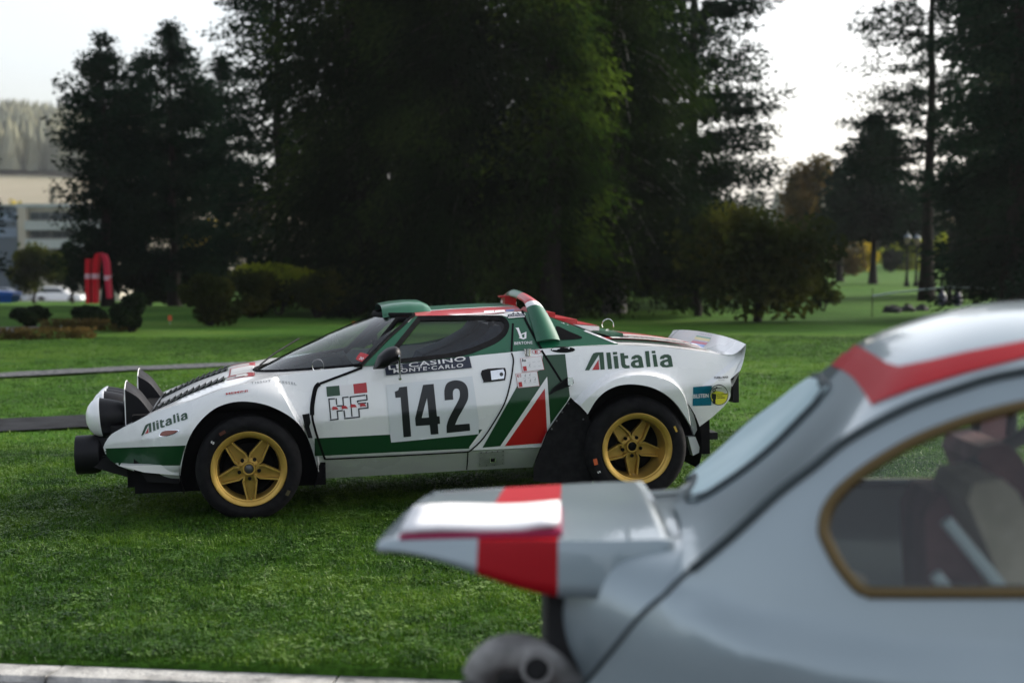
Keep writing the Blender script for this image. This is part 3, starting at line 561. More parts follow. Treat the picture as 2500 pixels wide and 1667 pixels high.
def scatter(name, quad, density, tufts, smin, smax, seed, sub=110):
    """geometry-node grass over a patch of lawn"""
    lib = bpy.data.collections.new(name + "_tufts")
    for t in tufts: lib.objects.link(t)
    P_ = [np.array(q) for q in quad]; V = []; F = []
    for j in range(sub+1):
        for i in range(sub+1):
            a = P_[0]+(P_[1]-P_[0])*i/sub; c = P_[3]+(P_[2]-P_[3])*i/sub; q = a+(c-a)*j/sub
            y = max(q[1], kerb_y(q[0]) + .015); V.append((q[0], y, zlawn(q[0], y) + (.012*sin(q[0]*1.3+y*.7) + .01*sin(y*1.9-q[0]*.4) if y > 6.2 else 0)))
    F = [(j*(sub+1)+i, j*(sub+1)+i+1, (j+1)*(sub+1)+i+1, (j+1)*(sub+1)+i) for j in range(sub) for i in range(sub)]
    cen = np.array([np.mean([V[k][:2] for k in f], 0) for f in F]); bad = np.zeros(len(F), bool)
    for pl in PATHS: bad |= inside(cen, [pl])
    F = [f for f, q in zip(F, bad) if not q]
    o = make(name, V, F, G_m, kind="stuff")
    ng = bpy.data.node_groups.new(name, 'GeometryNodeTree'); ng.interface.new_socket("Geometry", in_out='INPUT', socket_type='NodeSocketGeometry'); ng.interface.new_socket("Geometry", in_out='OUTPUT', socket_type='NodeSocketGeometry')
    N = ng.nodes.new; gi, go = N('NodeGroupInput'), N('NodeGroupOutput'); ds = N('GeometryNodeDistributePointsOnFaces'); ds.inputs['Density'].default_value = density; ds.inputs['Seed'].default_value = seed
    ci = N('GeometryNodeCollectionInfo'); ci.inputs[0].default_value = lib; ci.inputs['Separate Children'].default_value = True; ci.inputs['Reset Children'].default_value = True
    ip = N('GeometryNodeInstanceOnPoints'); ip.inputs['Pick Instance'].default_value = True
    rr = N('FunctionNodeRandomValue'); rr.data_type = 'FLOAT_VECTOR'; rr.inputs[0].default_value = (-.15,-.15,0); rr.inputs[1].default_value = (.15,.15,6.28)
    rs = N('FunctionNodeRandomValue'); rs.data_type = 'FLOAT'; rs.inputs[2].default_value = smin; rs.inputs[3].default_value = smax
    l = ng.links.new; l(gi.outputs[0], ds.inputs[0]); l(ds.outputs['Points'], ip.inputs['Points']); l(ci.outputs[0], ip.inputs['Instance']); l(rr.outputs[0], ip.inputs['Rotation']); l(rs.outputs[1], ip.inputs['Scale']); l(ip.outputs[0], go.inputs[0])
    md = o.modifiers.new("scatter", 'NODES'); md.node_group = ng; return o
near_t = [tuft(1,18,.026,.0017,.045), tuft(2,16,.022,.0019,.05), tuft(3,14,.032,.0016,.04), tuft(4,18,.020,.0024,.05,True), tuft(5,18,.024,.0018,.05), tuft(6,17,.022,.0028,.055,True), tuft(7,15,.024,.0034,.055,True)]
far_t = [tuft(11,26,.024,.0035,.14), tuft(12,24,.028,.003,.14), tuft(13,26,.022,.004,.15)]
y0 = 4.95; hw = lambda y: .39*y + .35
scatter("grass", [(-hw(y0), y0-.1, 0), (hw(y0), y0-.1, 0), (hw(11), 11, 0), (-hw(11), 11, 0)], 900, near_t, .55, 1.1, 1)
scatter("far_grass", [(-hw(11), 11, 0), (hw(11), 11, 0), (hw(24), 24, 0), (-hw(24), 24, 0)], 95, far_t, .5, .8, 2)

# unseen trees added behind the photographer to block low sky and darken reflections
rng = np.random.default_rng(77); n = 15000; bx_ = rng.uniform(-60, 60, n); by_ = -26 + 2.2*rng.normal(size=n); top_ = 6.0 + 1.6*np.sin(bx_*.55) + 1.1*np.sin(bx_*1.7 + 1); bz_ = top_*rng.random(n)**.8
bt = empty("tree_belt_blocker", Matrix.Translation((0,0,-.1)), kind="stuff"); tag(bt, "unseen dark belt of trees added behind the photographer to block low sky", "light blocker")
leaf_mesh("foliage", cards(np.stack([bx_, by_, bz_], 1), .95, .6, rng, .2), L_dark, bt)
# =================================================================== air
mb = MB(); mb.box((-940,-40,-14),(940,940,110))
hz_m = bpy.data.materials.new("haze_air"); hz_m.use_nodes = True; hn = hz_m.node_tree; hn.nodes.clear()
ho = hn.nodes.new('ShaderNodeOutputMaterial'); hv_ = hn.nodes.new('ShaderNodeVolumePrincipled'); hv_.inputs['Color'].default_value = (.88,.92,.97,1); hv_.inputs['Density'].default_value = HAZE
hv_.inputs['Anisotropy'].default_value = .2
hn.links.new(hv_.outputs[0], ho.inputs['Volume'])
mb.build("haze", hz_m, kind="stuff")

# clover and broad leaves in the near turf
G_m2 = grass_mat("clover_leaves", (.045,.105,.018), (.085,.165,.030), (.17,.26,.075))
G_keep = G_m; G_m = G_m2
def clover(seed, n, spread):
    rng = np.random.default_rng(seed); V = []; F = []
    for i in range(n):
        a = rng.random()*2*pi; r = spread*rng.random()**.6; x, y = r*cos(a), r*sin(a); z = .012 + .016*rng.random(); w = .005 + .006*rng.random()
        for k in range(3):
            b = a + 2*pi*k/3 + rng.random()*.5; d = np.array([cos(b), sin(b)]); p = np.array([-d[1], d[0]]); t = rng.normal()*.35; m = len(V); c0 = np.array([x, y])
            V += [(x, y, z), (*(c0 + d*w*.6 + p*w*.6), z + t*w*.6), (*(c0 + d*w*1.3), z + t*w*1.1), (*(c0 + d*w*.6 - p*w*.6), z + t*w*.6)]; F.append((m, m+1, m+2, m+3))
    me = bpy.data.meshes.new("clover_tuft"); me.from_pydata(V, [], F); me.materials.append(G_m2); return bpy.data.objects.new("clover_tuft", me)
rngc = np.random.default_rng(9)
scatter("clover", [(-hw(y0), y0-.1, 0), (hw(y0), y0-.1, 0), (hw(8.2), 8.2, 0), (-hw(8.2), 8.2, 0)], 26, [clover(31, 16, .10), clover(32, 22, .13), clover(33, 11, .07)], .7, 1.3, 7)
G_m = G_keep
# =================================================================== white rally coupe
CAR_YAW, CAR_PITCH = radians(10), radians(1.1972)
car_o = CAM0 + ray(607.8, 1145.3) * 7.73273
cex = np.array([cos(CAR_PITCH)*cos(CAR_YAW), cos(CAR_PITCH)*sin(CAR_YAW), sin(CAR_PITCH)])
cey = np.array([-sin(CAR_YAW), cos(CAR_YAW), 0]); cez = np.cross(cex, cey)
CARM = Matrix([[cex[i], cey[i], cez[i], car_o[i]] for i in range(3)] + [[0, 0, 0, 1]])
rally = empty("rally_car", CARM, label="white wedge-shaped rally coupe with green stripes, number 142 and gold wheels", cat="car")
EYE_L = np.array([(CAM0 - car_o) @ a for a in (cex, cey, cez)])
def lray(u, v):
    r = ray(u, v); return np.array([r @ cex, r @ cey, r @ cez])
def at(u, v, y):                                # (x, z) of a sight line in the car's own plane y
    r = lray(u, v); t = (y - EYE_L[1]) / r[1]; q = EYE_L + r * t; return q[0], q[2]
def at3(u, v, y):
    x, z = at(u, v, y); return np.array([x, y, z])
YC = 0.80                                       # centre plane of the car
def mir(p): return (p[0], 2*YC - p[1], p[2])

M_white = noisy(principled("rally_white_paint", (.78,.79,.80), .3, coat=.7), (.76,.77,.78), (.82,.825,.83), 3, 5, rough=(.22,.34))
M_green = principled("rally_green_paint", (.003,.085,.038), .32, coat=.35)
M_dkgreen = principled("rally_stripe_green", (.004,.046,.015), .36, coat=.2)
M_red = principled("rally_red_paint", (.40,.008,.012), .32, coat=.3)
M_stripewhite = principled("rally_stripe_white", (.76,.76,.75), .35, coat=.5)
M_black = principled("satin_black", (.007,.007,.009), .48, spec=.22)
M_rubber = noisy(principled("rubber_black", (.008,.008,.009), .9, spec=.14), (.005,.005,.006), (.012,.012,.013), 30, 4)
M_void = principled("dark_interior", (.006,.006,.007), .9, spec=.1)
M_gold = noisy(principled("gold_alloy", (.50,.32,.07), .36, metal=.55), (.46,.285,.058), (.54,.345,.08), 14, 4, rough=(.32,.48))
M_chrome = principled("chrome", (.72,.73,.75), .16, metal=1)
M_steel = principled("dark_steel", (.12,.12,.125), .5, metal=.8)
M_ink = principled("number_ink", (.012,.014,.018), .4)
M_navy = principled("sticker_navy", (.012,.018,.04), .4)
M_sticker = principled("sticker_film", (.66,.69,.72), .35, coat=.4)
M_paper = principled("sticker_paper", (.74,.73,.74), .5)
M_carred = principled("sticker_red", (.42,.02,.025), .4)
M_teal = principled("sticker_teal", (.0,.12,.19), .4)
M_yellow = principled("sticker_yellow", (.72,.68,.06), .45)
M_amber = principled("amber_lens", (.20,.030,.006), .3, coat=.15)
M_greyink = principled("grey_ink", (.22,.23,.25), .5)
M_glass = glass("car_glass", (.62,.70,.71), .01)
M_blue = principled("sticker_blue", (.03,.06,.22), .4)
M_navyseat = noisy(principled("seat_cloth", (.02,.025,.05), .9), (.016,.02,.04), (.028,.034,.06), 40)
M_lens = principled("lamp_glass", (.55,.58,.58), .06, metal=.7, coat=1)

# side of the body: y as a function of (x, z)
_cr = sorted(at(u, v, .05) for u, v in [(251,1093),(454,1059),(768,1032),(1000,1008.5),(1230,985),(1415,965),(1653,946),(1753,939)])
CRX, CRZ = [p[0] for p in _cr], [p[1] for p in _cr]
def smooth01(t): t = min(1, max(0, t)); return t*t*(3-2*t)
def zcrease(x): return float(np.interp(x, CRX, CRZ))
BX = [-.9,-.75,-.6,-.3,0,.4,1.0,1.6,2.18,2.5,2.75,2.95]; BY = [.30,.19,.13,.085,.065,.06,.045,.035,.03,.04,.075,.12]
_bs = np.array(smooth_line(list(zip(BX, BY)), 5))
def side_y(x, z):
    b = float(np.interp(x, _bs[:,0], _bs[:,1])); d = z - zcrease(x)
    y = b + (.13*d + .5*max(0, d-.03)**2 if d > 0 else .27*(-d))
    if .38 < x < 1.78: y += .004*smooth01((.033-z)/.006) + .85*max(0, .033-z)
    r = hypot(x, z)                              # front flare
    if z > -.12 and r < .75:
        a = smooth01((.60 - r)/.20)
        ex, ez = .29-.155, .225-.50              # crisp diagonal edge behind the front wheel
        s = ((x-.155)*(-ez) - (z-.50)*(-ex)) / hypot(ex, ez)
        a *= smooth01((-s+.010)/.022)
        if x > .1: a *= smooth01((z-.15)/.09)
        else: a *= smooth01((z+.12)/.15)
        y -= .075*a
    x2, z2 = x - 2.18, z - .012; r2 = hypot(x2, z2)
    if r2 < .6 and z2 > -.2:                     # rear flare, a band round the arch
        an = atan2(z2, x2)
        ro = .455 if an > 1.15 else .455 - .085*smooth01((1.15-an)/.85)
        a = smooth01((ro - r2)/.028); y -= .075*a*smooth01((z2+.05)/.2)
    # ridge of the tail
    s = (x - 2.62)*.0 + (z - np.interp(x, [2.55,2.80,2.9],[.335,.50,.585]))
    if x > 2.55: y -= .025*smooth01(-s/.03)*smooth01((x-2.55)/.1)*smooth01((z-.30)/.05)
    return y
def on_side(u, v):
    y = .05
    for _ in range(8):
        x, z = at(u, v, y); y = side_y(x, z)
    return x, z
zb0, zb1 = at(884, 893, .12), at(1248, 859, .11)
def zbelt(x): return zb0[1] + (x - zb0[0]) * (zb1[1]-zb0[1]) / (zb1[0]-zb0[0]) if x < 1.6 else zb1[1]+.005 - .02*(x-1.6)
def cabin_y(x, z):
    h = max(0, z - zbelt(x)); return .112 + .85*h + .45*h*h - .06*max(0, x-1.7)
def on_cabin(u, v):
    y = .2
    for _ in range(14):
        x, z = at(u, v, y); y = .5*y + .5*cabin_y(x, z)
    x, z = at(u, v, y)
    return x, z

def sheet(loops, yf, d, off=0.0, extra=None):
    V, F = fill(loops, d, extra)
    P = [(x, yf(x, z) - off, z) for x, z in V]
    # wind towards -y
    out = []
    for f in F:
        a, b, c = (V[i] for i in f[:3]); s = (b[0]-a[0])*(c[1]-a[1]) - (b[1]-a[1])*(c[0]-a[0])
        out.append(f if s > 0 else f[::-1])
    return P, out
def both(P, F):                                 # add the mirror image for the far side
    n = len(P); return list(P) + [mir(p) for p in P], list(F) + [tuple(i+n for i in f)[::-1] for f in F]

# ---- outline of the side panel, traced at the near side
arch_f = [(783,1165),(774.6,1143),(766,1110),(755,1078),(745,1057),(727.6,1032.7),(702.7,1013),(675,998),(647.5,987.5),(614.3,981),(581,980),(550.7,986),(523,998),(494,1022),(470,1053),(454,1089),(444,1130),(438.8,1176)]
arch_r = [(1694.7,1062),(1683.6,1035),(1667,1007.5),(1647.7,982),(1622.8,961),(1592,946),(1559,939),(1531.6,938),(1504,943),(1476,957),(1454,979),(1434.9,1010.9)]
top_nose = [(252,1092),(258,1078),(272,1060),(300,1044),(335,1027),(366,1011),(400,998),(438,987),(476,975),(507,963),(545,949.5),(591,938),(650,924),(720,911),(800,901.5),(884,893)]
belt = [(921,892.5),(938,890),(1091,877),(1170,867),(1248.6,859.4)]
rear_top = [(1325,852),(1380,848.5),(1404,846.5),(1504,842),(1600,845),(1700,856),(1780,868.6)]
tail = [(1821,841),(1819,855),(1783,926),(1783.7,965),(1781,974),(1766.5,993),(1739,1018),(1705.7,1042.7)]
sill_low = [(1300,1139.6),(1297,1140),(1150,1147),(950,1159),(800,1167)]
nose_low = [(420,1168),(362,1163),(325,1149),(290,1137),(268,1122),(256,1105)]
front_piece = [on_side(*p) for p in smooth_line(top_nose, 3)] + [on_side(*p) for p in belt + rear_top + tail]
arch_r_l = [on_side(*p) for p in smooth_line(arch_r, 3)]; arch_f_l = [on_side(*p) for p in smooth_line(arch_f, 3)]
flap_edge = [on_side(1393.5,969.5), on_side(1335,1054), on_side(1318,1095), on_side(1300,1139.6)]
outline = front_piece + arch_r_l + flap_edge + [on_side(*p) for p in sill_low[1:]] + arch_f_l + [on_side(*p) for p in nose_low]
crease_line = [(x, zcrease(x)) for x in np.linspace(CRX[0]+.02, -.42, 20)], [(x, zcrease(x)) for x in np.linspace(.42, 1.68, 50)]
door_px = smooth_line([(884,897),(845,912),(780,936.4),(770,948),(762.6,987),(762,1013),(765,1032),(775.7,1069),(791,1114.5)], 4) + [(794.8,1120.5)] + [(1142.4,1102.6)] + smooth_line([(1150,1098),(1180.5,1068),(1216,1013),(1235,975),(1247,927.6),(1252,894),(1253,876.5),(1248.6,861)], 4) + [(1170,868.5),(1091,878.5),(938,891.5),(921,894)]
door = [on_side(*p) for p in door_px]
def ring(k, n=70):
    L = []
    for i in range(n+1):
        an = .38 + (2.62-.38)*i/n; ro = .455 if an > 1.15 else .455 - .085*smooth01((1.15-an)/.85)
        L.append((2.18 + (ro-k)*cos(an), .012 + (ro-k)*sin(an)))
    return L
dg = np.array([.29-.155, .225-.50]); dg /= np.linalg.norm(dg); dn = np.array([-dg[1], dg[0]])
def diag(k): return [tuple(np.array([.155,.50]) + dn*k + dg*t) for t in np.linspace(-.06, .34, 40)]
feat = [ring(k) for k in (0, .007, .014, .021, .028)] + [diag(k) for k in (-.012, -.001, .010)]
feat += [[(x, float(np.interp(x, [2.55,2.80,2.9],[.335,.50,.585])) + o) for x in np.linspace(2.57, 2.86, 26)] for o in (0, -.010, -.020, -.030)] + [[(x, .033 - .006*o) for x in np.linspace(.45, 1.70, 60)] for o in (0, 1)]
def split_runs(L):
    out, cur = [], []
    for p in L:
        if inside([p], [outline])[0] and not inside([p], [door])[0]: cur.append(p)
        else:
            if len(cur) > 1: out.append(cur)
            cur = []
    if len(cur) > 1: out.append(cur)
    return out
feat = [r for L in feat for r in split_runs(L)]
P, Fc = sheet([outline, door], side_y, .016, extra=[crease_line[0]] + feat)
body_V, body_F = both(P, Fc)
# turned-in lips of the wheel arches, the sill and the tail
def lip(line, depth, up=0.0):
    P = [(x, side_y(x, z), z) for x, z in line]; n = len(P)
    return P + [(p[0], p[1] + depth, p[2] + up) for p in P], [(i, i+1, i+1+n, i+n) for i in range(n-1)]
def grow(V, F, P2, F2):
    n = len(V); return V + list(P2), F + [tuple(i+n for i in f) for f in F2]
for ln, dp in ((arch_f_l, .03), (arch_r_l, .03), ([on_side(*p) for p in nose_low], .04)):
    for P2, F2 in [both(*lip(ln, dp))]: body_V, body_F = grow(body_V, body_F, P2, F2)

# ---- top of the nose: fender crest to the centre line, then along the foot of the windscreen
WS_B = lambda s: np.array([.045 + .585*abs(s)**2.0, YC + .69*s, .472 + .062*s*s])
WS_T = lambda s: np.array([.765 + .19*abs(s)**2.0, YC + .455*s, .785 + .008*s*s])
crest = [np.array([x, side_y(x, z), z]) for x, z in (on_side(*p) for p in smooth_line(top_nose[4:], 4))]
def along(L, t):
    L = np.array(L); d = np.r_[0, np.cumsum(np.linalg.norm(np.diff(L, axis=0), axis=1))]; d /= d[-1]
    return np.array([np.interp(t, d, L[:, k]) for k in range(3)])
mid = [np.array([x, YC, z]) for x, z in smooth_line([(-.64,.225),(-.574,.272),(-.44,.33),(-.297,.388),(-.097,.447),(-.02,.463),(.045,.472)], 4)]
inner = mid + [WS_B(-s) for s in np.linspace(.08, .985, 14)]
NT, NS = 60, 26; hv = []
for i in range(NT + 1):
    t = i / NT; a = along(crest, t); b = along(inner, t)
    w = abs(b[1] - a[1])
    for j in range(NS + 1):
        s = j / NS
        p = a + (b - a) * s; p[2] = a[2] + (b[2] - a[2]) * smooth01(min(1, s / .45))
        p[2] += .012*w*sin(pi*s)
        hv.append(tuple(p))
hf = [(i*(NS+1)+j, i*(NS+1)+j+1, (i+1)*(NS+1)+j+1, (i+1)*(NS+1)+j) for i in range(NT) for j in range(NS)]
hood_V, hood_F = both(hv, [f for f in hf])
body_V, body_F = grow(body_V, body_F, *both(*( [tuple(p) for p in [mir(crest[0])]] , [])) ) if False else (body_V, body_F)
# ---- rear deck, tail panel, nose panel, floor
deck_edge = [np.array([x, side_y(x, z), z]) for x, z in (on_side(*p) for p in smooth_line([(1248.6,859.4)] + rear_top, 4))]
dv, df = [], []
for i, p in enumerate(deck_edge):
    for j in range(17):
        s = j / 16; q = p.copy(); q[1] = p[1] + (2*YC - 2*p[1]) * s; q[2] = p[2] + .022*sin(pi*s)
        dv.append(tuple(q))
df = [(i*17+j, i*17+j+1, (i+1)*17+j+1, (i+1)*17+j) for i in range(len(deck_edge)-1) for j in range(16)]
body_V, body_F = grow(body_V, body_F, dv, df)
tl = [on_side(*p) for p in tail[1:]] + [on_side(1694.7,1062)]
tp = [(x, side_y(x, z), z) for x, z in tl]
body_V, body_F = grow(body_V, body_F, tp + [mir(p) for p in tp], [(i, i+1, i+1+len(tp), i+len(tp)) for i in range(len(tp)-1)])
nz_ = [on_side(*p) for p in top_nose[:6]]; np_ = [(x, side_y(x, z), z) for x, z in nz_]
npk = [(p[0] - .03*0, p[1], p[2]) for p in np_]
body_V, body_F = grow(body_V, body_F, npk + [mir(p) for p in npk], [(i, i+len(npk), i+1+len(npk), i+1) for i in range(len(npk)-1)])
body = make("body", body_V, body_F, M_white, rally, 32)
hood = make("bonnet", hood_V, hood_F, M_white, rally, 40)
P, Fc = sheet([door], side_y, .016, extra=[crease_line[1]])
door_o = make("door", P, Fc, M_white, rally, 32)
make("door", [mir(p) for p in P], [f[::-1] for f in Fc], M_white, rally, 32)

# ---- cabin: green pillars and buttress with the window cut out
win_px = smooth_line([(1022,772.5),(1120,771.5),(1210,771.5),(1232,777),(1241,790),(1240,803),(1231.6,819),(1210,836),(1176,851),(1146.6,862),(1091,874),(1000,884),(925,892)], 5)
cab_px = [(886,893),(1001,771)] + [(1100,770),(1200,766),(1270,758.5)] + [(1300,764),(1346,775.7)] + [(1430,806),(1510,838.5)] + [(1504,842.5),(1404,847.5),(1325,853),(1248.6,860.5)] + [(1170,868),(1091,878.5),(938,891.5)]
cab = [on_cabin(*p) for p in cab_px]; win = [on_cabin(*p) for p in win_px]
P, Fc = sheet([cab, win], cabin_y, .02)
edge = [(x, cabin_y(x, z), z) for x, z in cab]
cabin = make("cabin", P, Fc, M_green, rally, 30); make("cabin", [mir(p) for p in P], [f[::-1] for f in Fc], M_green, rally, 30)
wl = win + [win[0]]
V, F = sheet([win], cabin_y, .03, off=-.012); side_glass = make("side_window", V, F, M_glass, rally, 40); make("side_window", [mir(p) for p in V], [f[::-1] for f in F], M_glass, rally, 40)
# black frame strip round the window
def ribbon(line, yf, w, off, closed=False):
    L = [np.array(p, float) for p in line]; n = len(L); V = []; F = []
    for i in range(n):
        a, b = L[(i-1) % n if closed else max(i-1, 0)], L[(i+1) % n if closed else min(i+1, n-1)]
        d = (b - a) / (np.linalg.norm(b - a) + 1e-9); nn = np.array([-d[1], d[0]]) * (w[i] if hasattr(w, '__len__') else w) / 2
        for q in (L[i] + nn, L[i] - nn): V.append((q[0], yf(*q) - off, q[1]))
    m = n if closed else n - 1
    for i in range(m): j = (i+1) % n; F.append((2*i, 2*i+1, 2*j+1, 2*j))
    return V, F
def inset(loop, k):
    L = np.array(loop); nx_ = np.roll(L, -1, 0) - np.roll(L, 1, 0); nx_ /= np.linalg.norm(nx_, axis=1)[:, None] + 1e-9
    ar = .5*np.sum(L[:,0]*np.roll(L[:,1], -1) - np.roll(L[:,0], -1)*L[:,1]); sg = 1 if ar > 0 else -1
    return [tuple(p) for p in L + sg*k*np.stack([-nx_[:,1], nx_[:,0]], 1)]
win_d = densify(win, .03); win_in = inset(win_d, .024); n_w = len(win_d)
V = [(x, cabin_y(x, z) - .002, z) for x, z in inset(win_d, -.004)] + [(x, cabin_y(x, z) + .006, z) for x, z in win_in]
make("frame", V, [(i, (i+1) % n_w, (i+1) % n_w + n_w, i + n_w) for i in range(n_w)], M_rubber, side_glass)


# ---- windscreen
def ruled(A, B, n, m, crown=0.0):
    V = []; 
    for i in range(n+1):
        s = -1 + 2*i/n; a, b = A(s), B(s)
        for j in range(m+1):
            t = j/m; p = a + (b-a)*t
            nrm = np.array([-.45, 0, .9]); p = p + nrm*crown*sin(pi*t); V.append(tuple(p))
    F = [(i*(m+1)+j, (i+1)*(m+1)+j, (i+1)*(m+1)+j+1, i*(m+1)+j+1) for i in range(n) for j in range(m)]
    return V, F
V, F = ruled(WS_B, WS_T, 48, 10, .012); screen = make("windscreen", V, F, M_glass, rally, 80)
mb = MB(); mb.tube([tuple(WS_B(s) + np.array([-.004,0,.004])) for s in np.linspace(-1, 1, 41)], .010, 6)
mb.tube([tuple(WS_T(s) + np.array([.0,0,.004])) for s in np.linspace(-1, 1, 41)], .016, 6)
for s in (-1, 1): mb.tube([tuple(WS_B(s)), tuple((WS_B(s)+WS_T(s))/2 + np.array([0,0,.012])), tuple(WS_T(s))], .011, 6)
mb.build("rubber_seal", M_rubber, screen, 60)
# ---- roof
def rf_edge(t):
    pts = [(1000,771,.345),(1060,770,.345),(1100,769.5,.345),(1200,765.5,.345),(1270,758.5,.345)]
    L = np.array([at3(*p) for p in pts]); 
    L[:, 1] = [cabin_y(p[0], p[2]) - .004 for p in L]
    return along(L, t)
rv = []
for i in range(25):
    t = i/24; a = rf_edge(t); x = a[0]; zc = float(np.interp(x, [.76,.9,1.15,1.4,1.6],[.787,.806,.823,.829,.826]))
    x0 = .765 + (x - rf_edge(0)[0]) / (rf_edge(1)[0]-rf_edge(0)[0]) * (1.60-.765)
    zc = float(np.interp(x0, [.765,.9,1.15,1.4,1.6],[.788,.806,.823,.829,.826]))
    for j in range(25):
        s = -1 + 2*j/24; e = abs(s)
        xx = x0 + (x - x0)*e**2
        rv.append((xx, YC + (YC - a[1])*s, a[2] + (zc - a[2])*(1 - e**2.6)))
rfc = [(i*25+j, (i+1)*25+j, (i+1)*25+j+1, i*25+j+1) for i in range(24) for j in range(24)]
roof = make("roof", rv, rfc, M_red, rally, 50)

def bvh(*obs):
    V, F = [], []
    for o in obs:
        n = len(V); V += [v.co.copy() for v in o.data.vertices]; F += [tuple(i+n for i in p.vertices) for p in o.data.polygons]
    return BVHTree.FromPolygons(V, F)
T_side = bvh(body, door_o); T_cab = bvh(cabin, side_glass); T_top = bvh(body, hood); T_roof = bvh(roof); T_scr = bvh(screen)
E_v = Vector(EYE_L)
def stick(name, loops, tree, mat, parent, off=.0015, d=8.0, pre=None, M=None, **k):
    """a film that follows the panel under it; loops are traced outlines"""
    if pre is None: V, F = fill(loops, d)
    else: V, F = pre
    P = []; bad = set()
    for i, (u, v) in enumerate(V):
        r = Vector(lray(u, v)).normalized(); h = tree.ray_cast(E_v, r)
        if h[0] is None: bad.add(i); P.append((0,0,0)); continue
        n = h[1] if h[1].dot(r) < 0 else -h[1]; P.append(tuple(h[0] + n*off))
    F = [f for f in F if not bad & set(f)]
    F2 = []
    for f in F:
        a, b, c = (np.array(V[i]) for i in f[:3]); s = (b[0]-a[0])*(c[1]-a[1]) - (b[1]-a[1])*(c[0]-a[0])
        F2.append(f if s < 0 else f[::-1])
    return make(name, P, F2, mat, parent, 60, **k) if F2 else None
def letter(name, s, o, e, h, tree, mat, parent, off=.003, bold=.0, space=1.0, **k):
    """lettering set on the panel: o start of base line, e its end, h top left"""
    V, F = text_mesh(s, bold, space); o, e, h = (np.array(p, float) for p in (o, e, h))
    Q = o + V[:, :1]*(e - o) + V[:, 1:]*(h - o)
    return stick(name, None, tree, mat, parent, off, pre=(Q, F), **k)
def crop(ox, oy, k): return lambda *pts: [(ox + x*k, oy + y*k) for x, y in pts]
R1 = crop(150,900,.276361); R3 = crop(900,700,.212585); R4 = crop(740,880,.238095); R5 = crop(1200,700,.276361); R2 = crop(600,700,.170068)

# ---- stripes
stick("green_stripe", [R4((118,796),(895,757),(1846,704),(1700,900),(232,973),(118,977))], T_side, M_dkgreen, rally, .0012, 8)
stick("green_stripe", [R1((370,703),(1098,675),(1070,770),(1050,851),(505,857),(432,806),(386,746))], T_side, M_dkgreen, rally, .0022, 5)
stick("green_stripe", [R5((452,606),(650,595),(691,965),(662,1020),(600,1100),(518,1215),(487,798),(78,1404),(-79,1418),(225,880),(330,780),(440,730))], T_side, M_dkgreen, rally, .0022, 4.5, label="broad green slanting stripe behind the door")
stick("white_triangle", [R5((491,795),(519,1218),(490,1275),(470,1320),(440,1385),(75,1406))], T_side, M_stripewhite, rally, .0032, 4.5)
stick("red_triangle", [R5((470,897),(489,1272),(470,1310),(440,1378),(117,1402))], T_side, M_red, rally, .0042, 4.5)
V_, F_ = ribbon([on_side(*p) for p in R4((1850,708),(1712,893))], side_y, .014, .003); make("stripe_edge", V_, F_, M_stripewhite, rally)
stick("number_sticker", [R4((852,250),(1735,160),(1800,600),(1800,752),(903,838),(893,760))], T_side, M_sticker, rally, .0024, 7)
n1 = R4((985,275),(1065,265),(1108,775),(1030,783),(1000,378),(948,382),(940,320),(975,305))
n4 = [R4((1230,250),(1338,240),(1372,568),(1398,568),(1404,645),(1380,648),(1388,750),(1308,756),(1298,658),(1155,668),(1148,590)), R4((1270,380),(1215,585),(1290,580))]
n2 = smooth_line(R4((1452,408),(1448,310),(1470,240),(1520,210),(1580,203),(1640,220),(1680,265),(1693,330),(1690,390),(1670,440),(1630,510),(1590,580),(1558,655)), 3) + R4((1706,643),(1712,715),(1472,740)) + smooth_line(R4((1470,670),(1490,600),(1530,520),(1580,430),(1605,370),(1603,310),(1580,288),(1550,295),(1535,330),(1540,400)), 3)
for nm, lp in (("number_one", [n1]), ("number_four", n4), ("number_two", [n2])): stick(nm, lp, T_side, M_ink, rally, .0036, 6)
# national flag and team badge
stick("flag_green", [R4((237,268),(370,256),(380,357),(245,370))], T_side, M_dkgreen, rally, .002, 8)
stick("flag_red", [R4((513,241),(648,226),(659,327),(523,341))], T_side, M_red, rally, .002, 8)
stick("flag_white", [R4((371,256.5),(512,241.5),(522,341),(381,356))], T_side, M_paper, rally, .0018, 8)
R7 = crop(780,900,.095636)
def bars(lst, w):
    V, F = [], []
    for a, b in lst:
        a, b = np.array(a, float), np.array(b, float); d = (b-a)/np.linalg.norm(b-a); n = np.array([-d[1], d[0]])*w/2; k = len(V)
        V += [a+n, a-n, b-n, b+n]; F.append((k, k+1, k+2, k+3))
    return V, F
hf = [((222,775),(395,762)),((240,770),(288,1280)),((265,1308),(490,1282)),((475,1300),(450,1070)),((448,1078),(595,1065)),((625,1060),(648,1240)),((625,1270),(1035,1228)),((1018,1240),(1000,1010)),((1000,1020),(1245,995)),((1228,860),(1238,1005)),((975,890),(1192,872)),((975,865),(970,810)),((965,822),(1222,792)),((1200,660),(1215,800)),((770,722),(1170,672)),((785,722),(830,1220)),((582,735),(742,718)),((595,730),(612,945)),((612,942),(438,950)),((425,750),(440,918))]
V, F = bars([(R7(a)[0], R7(b)[0]) for a, b in hf], 3.2); stick("badge_lettering", None, T_side, M_ink, rally, .002, pre=(V, F))
eleph = [(320,1000),(345,962),(385,968),(430,968),(462,1000),(484,1046),(450,1040),(420,1042),(385,1040),(345,1056),(318,1048),(330,1028)]
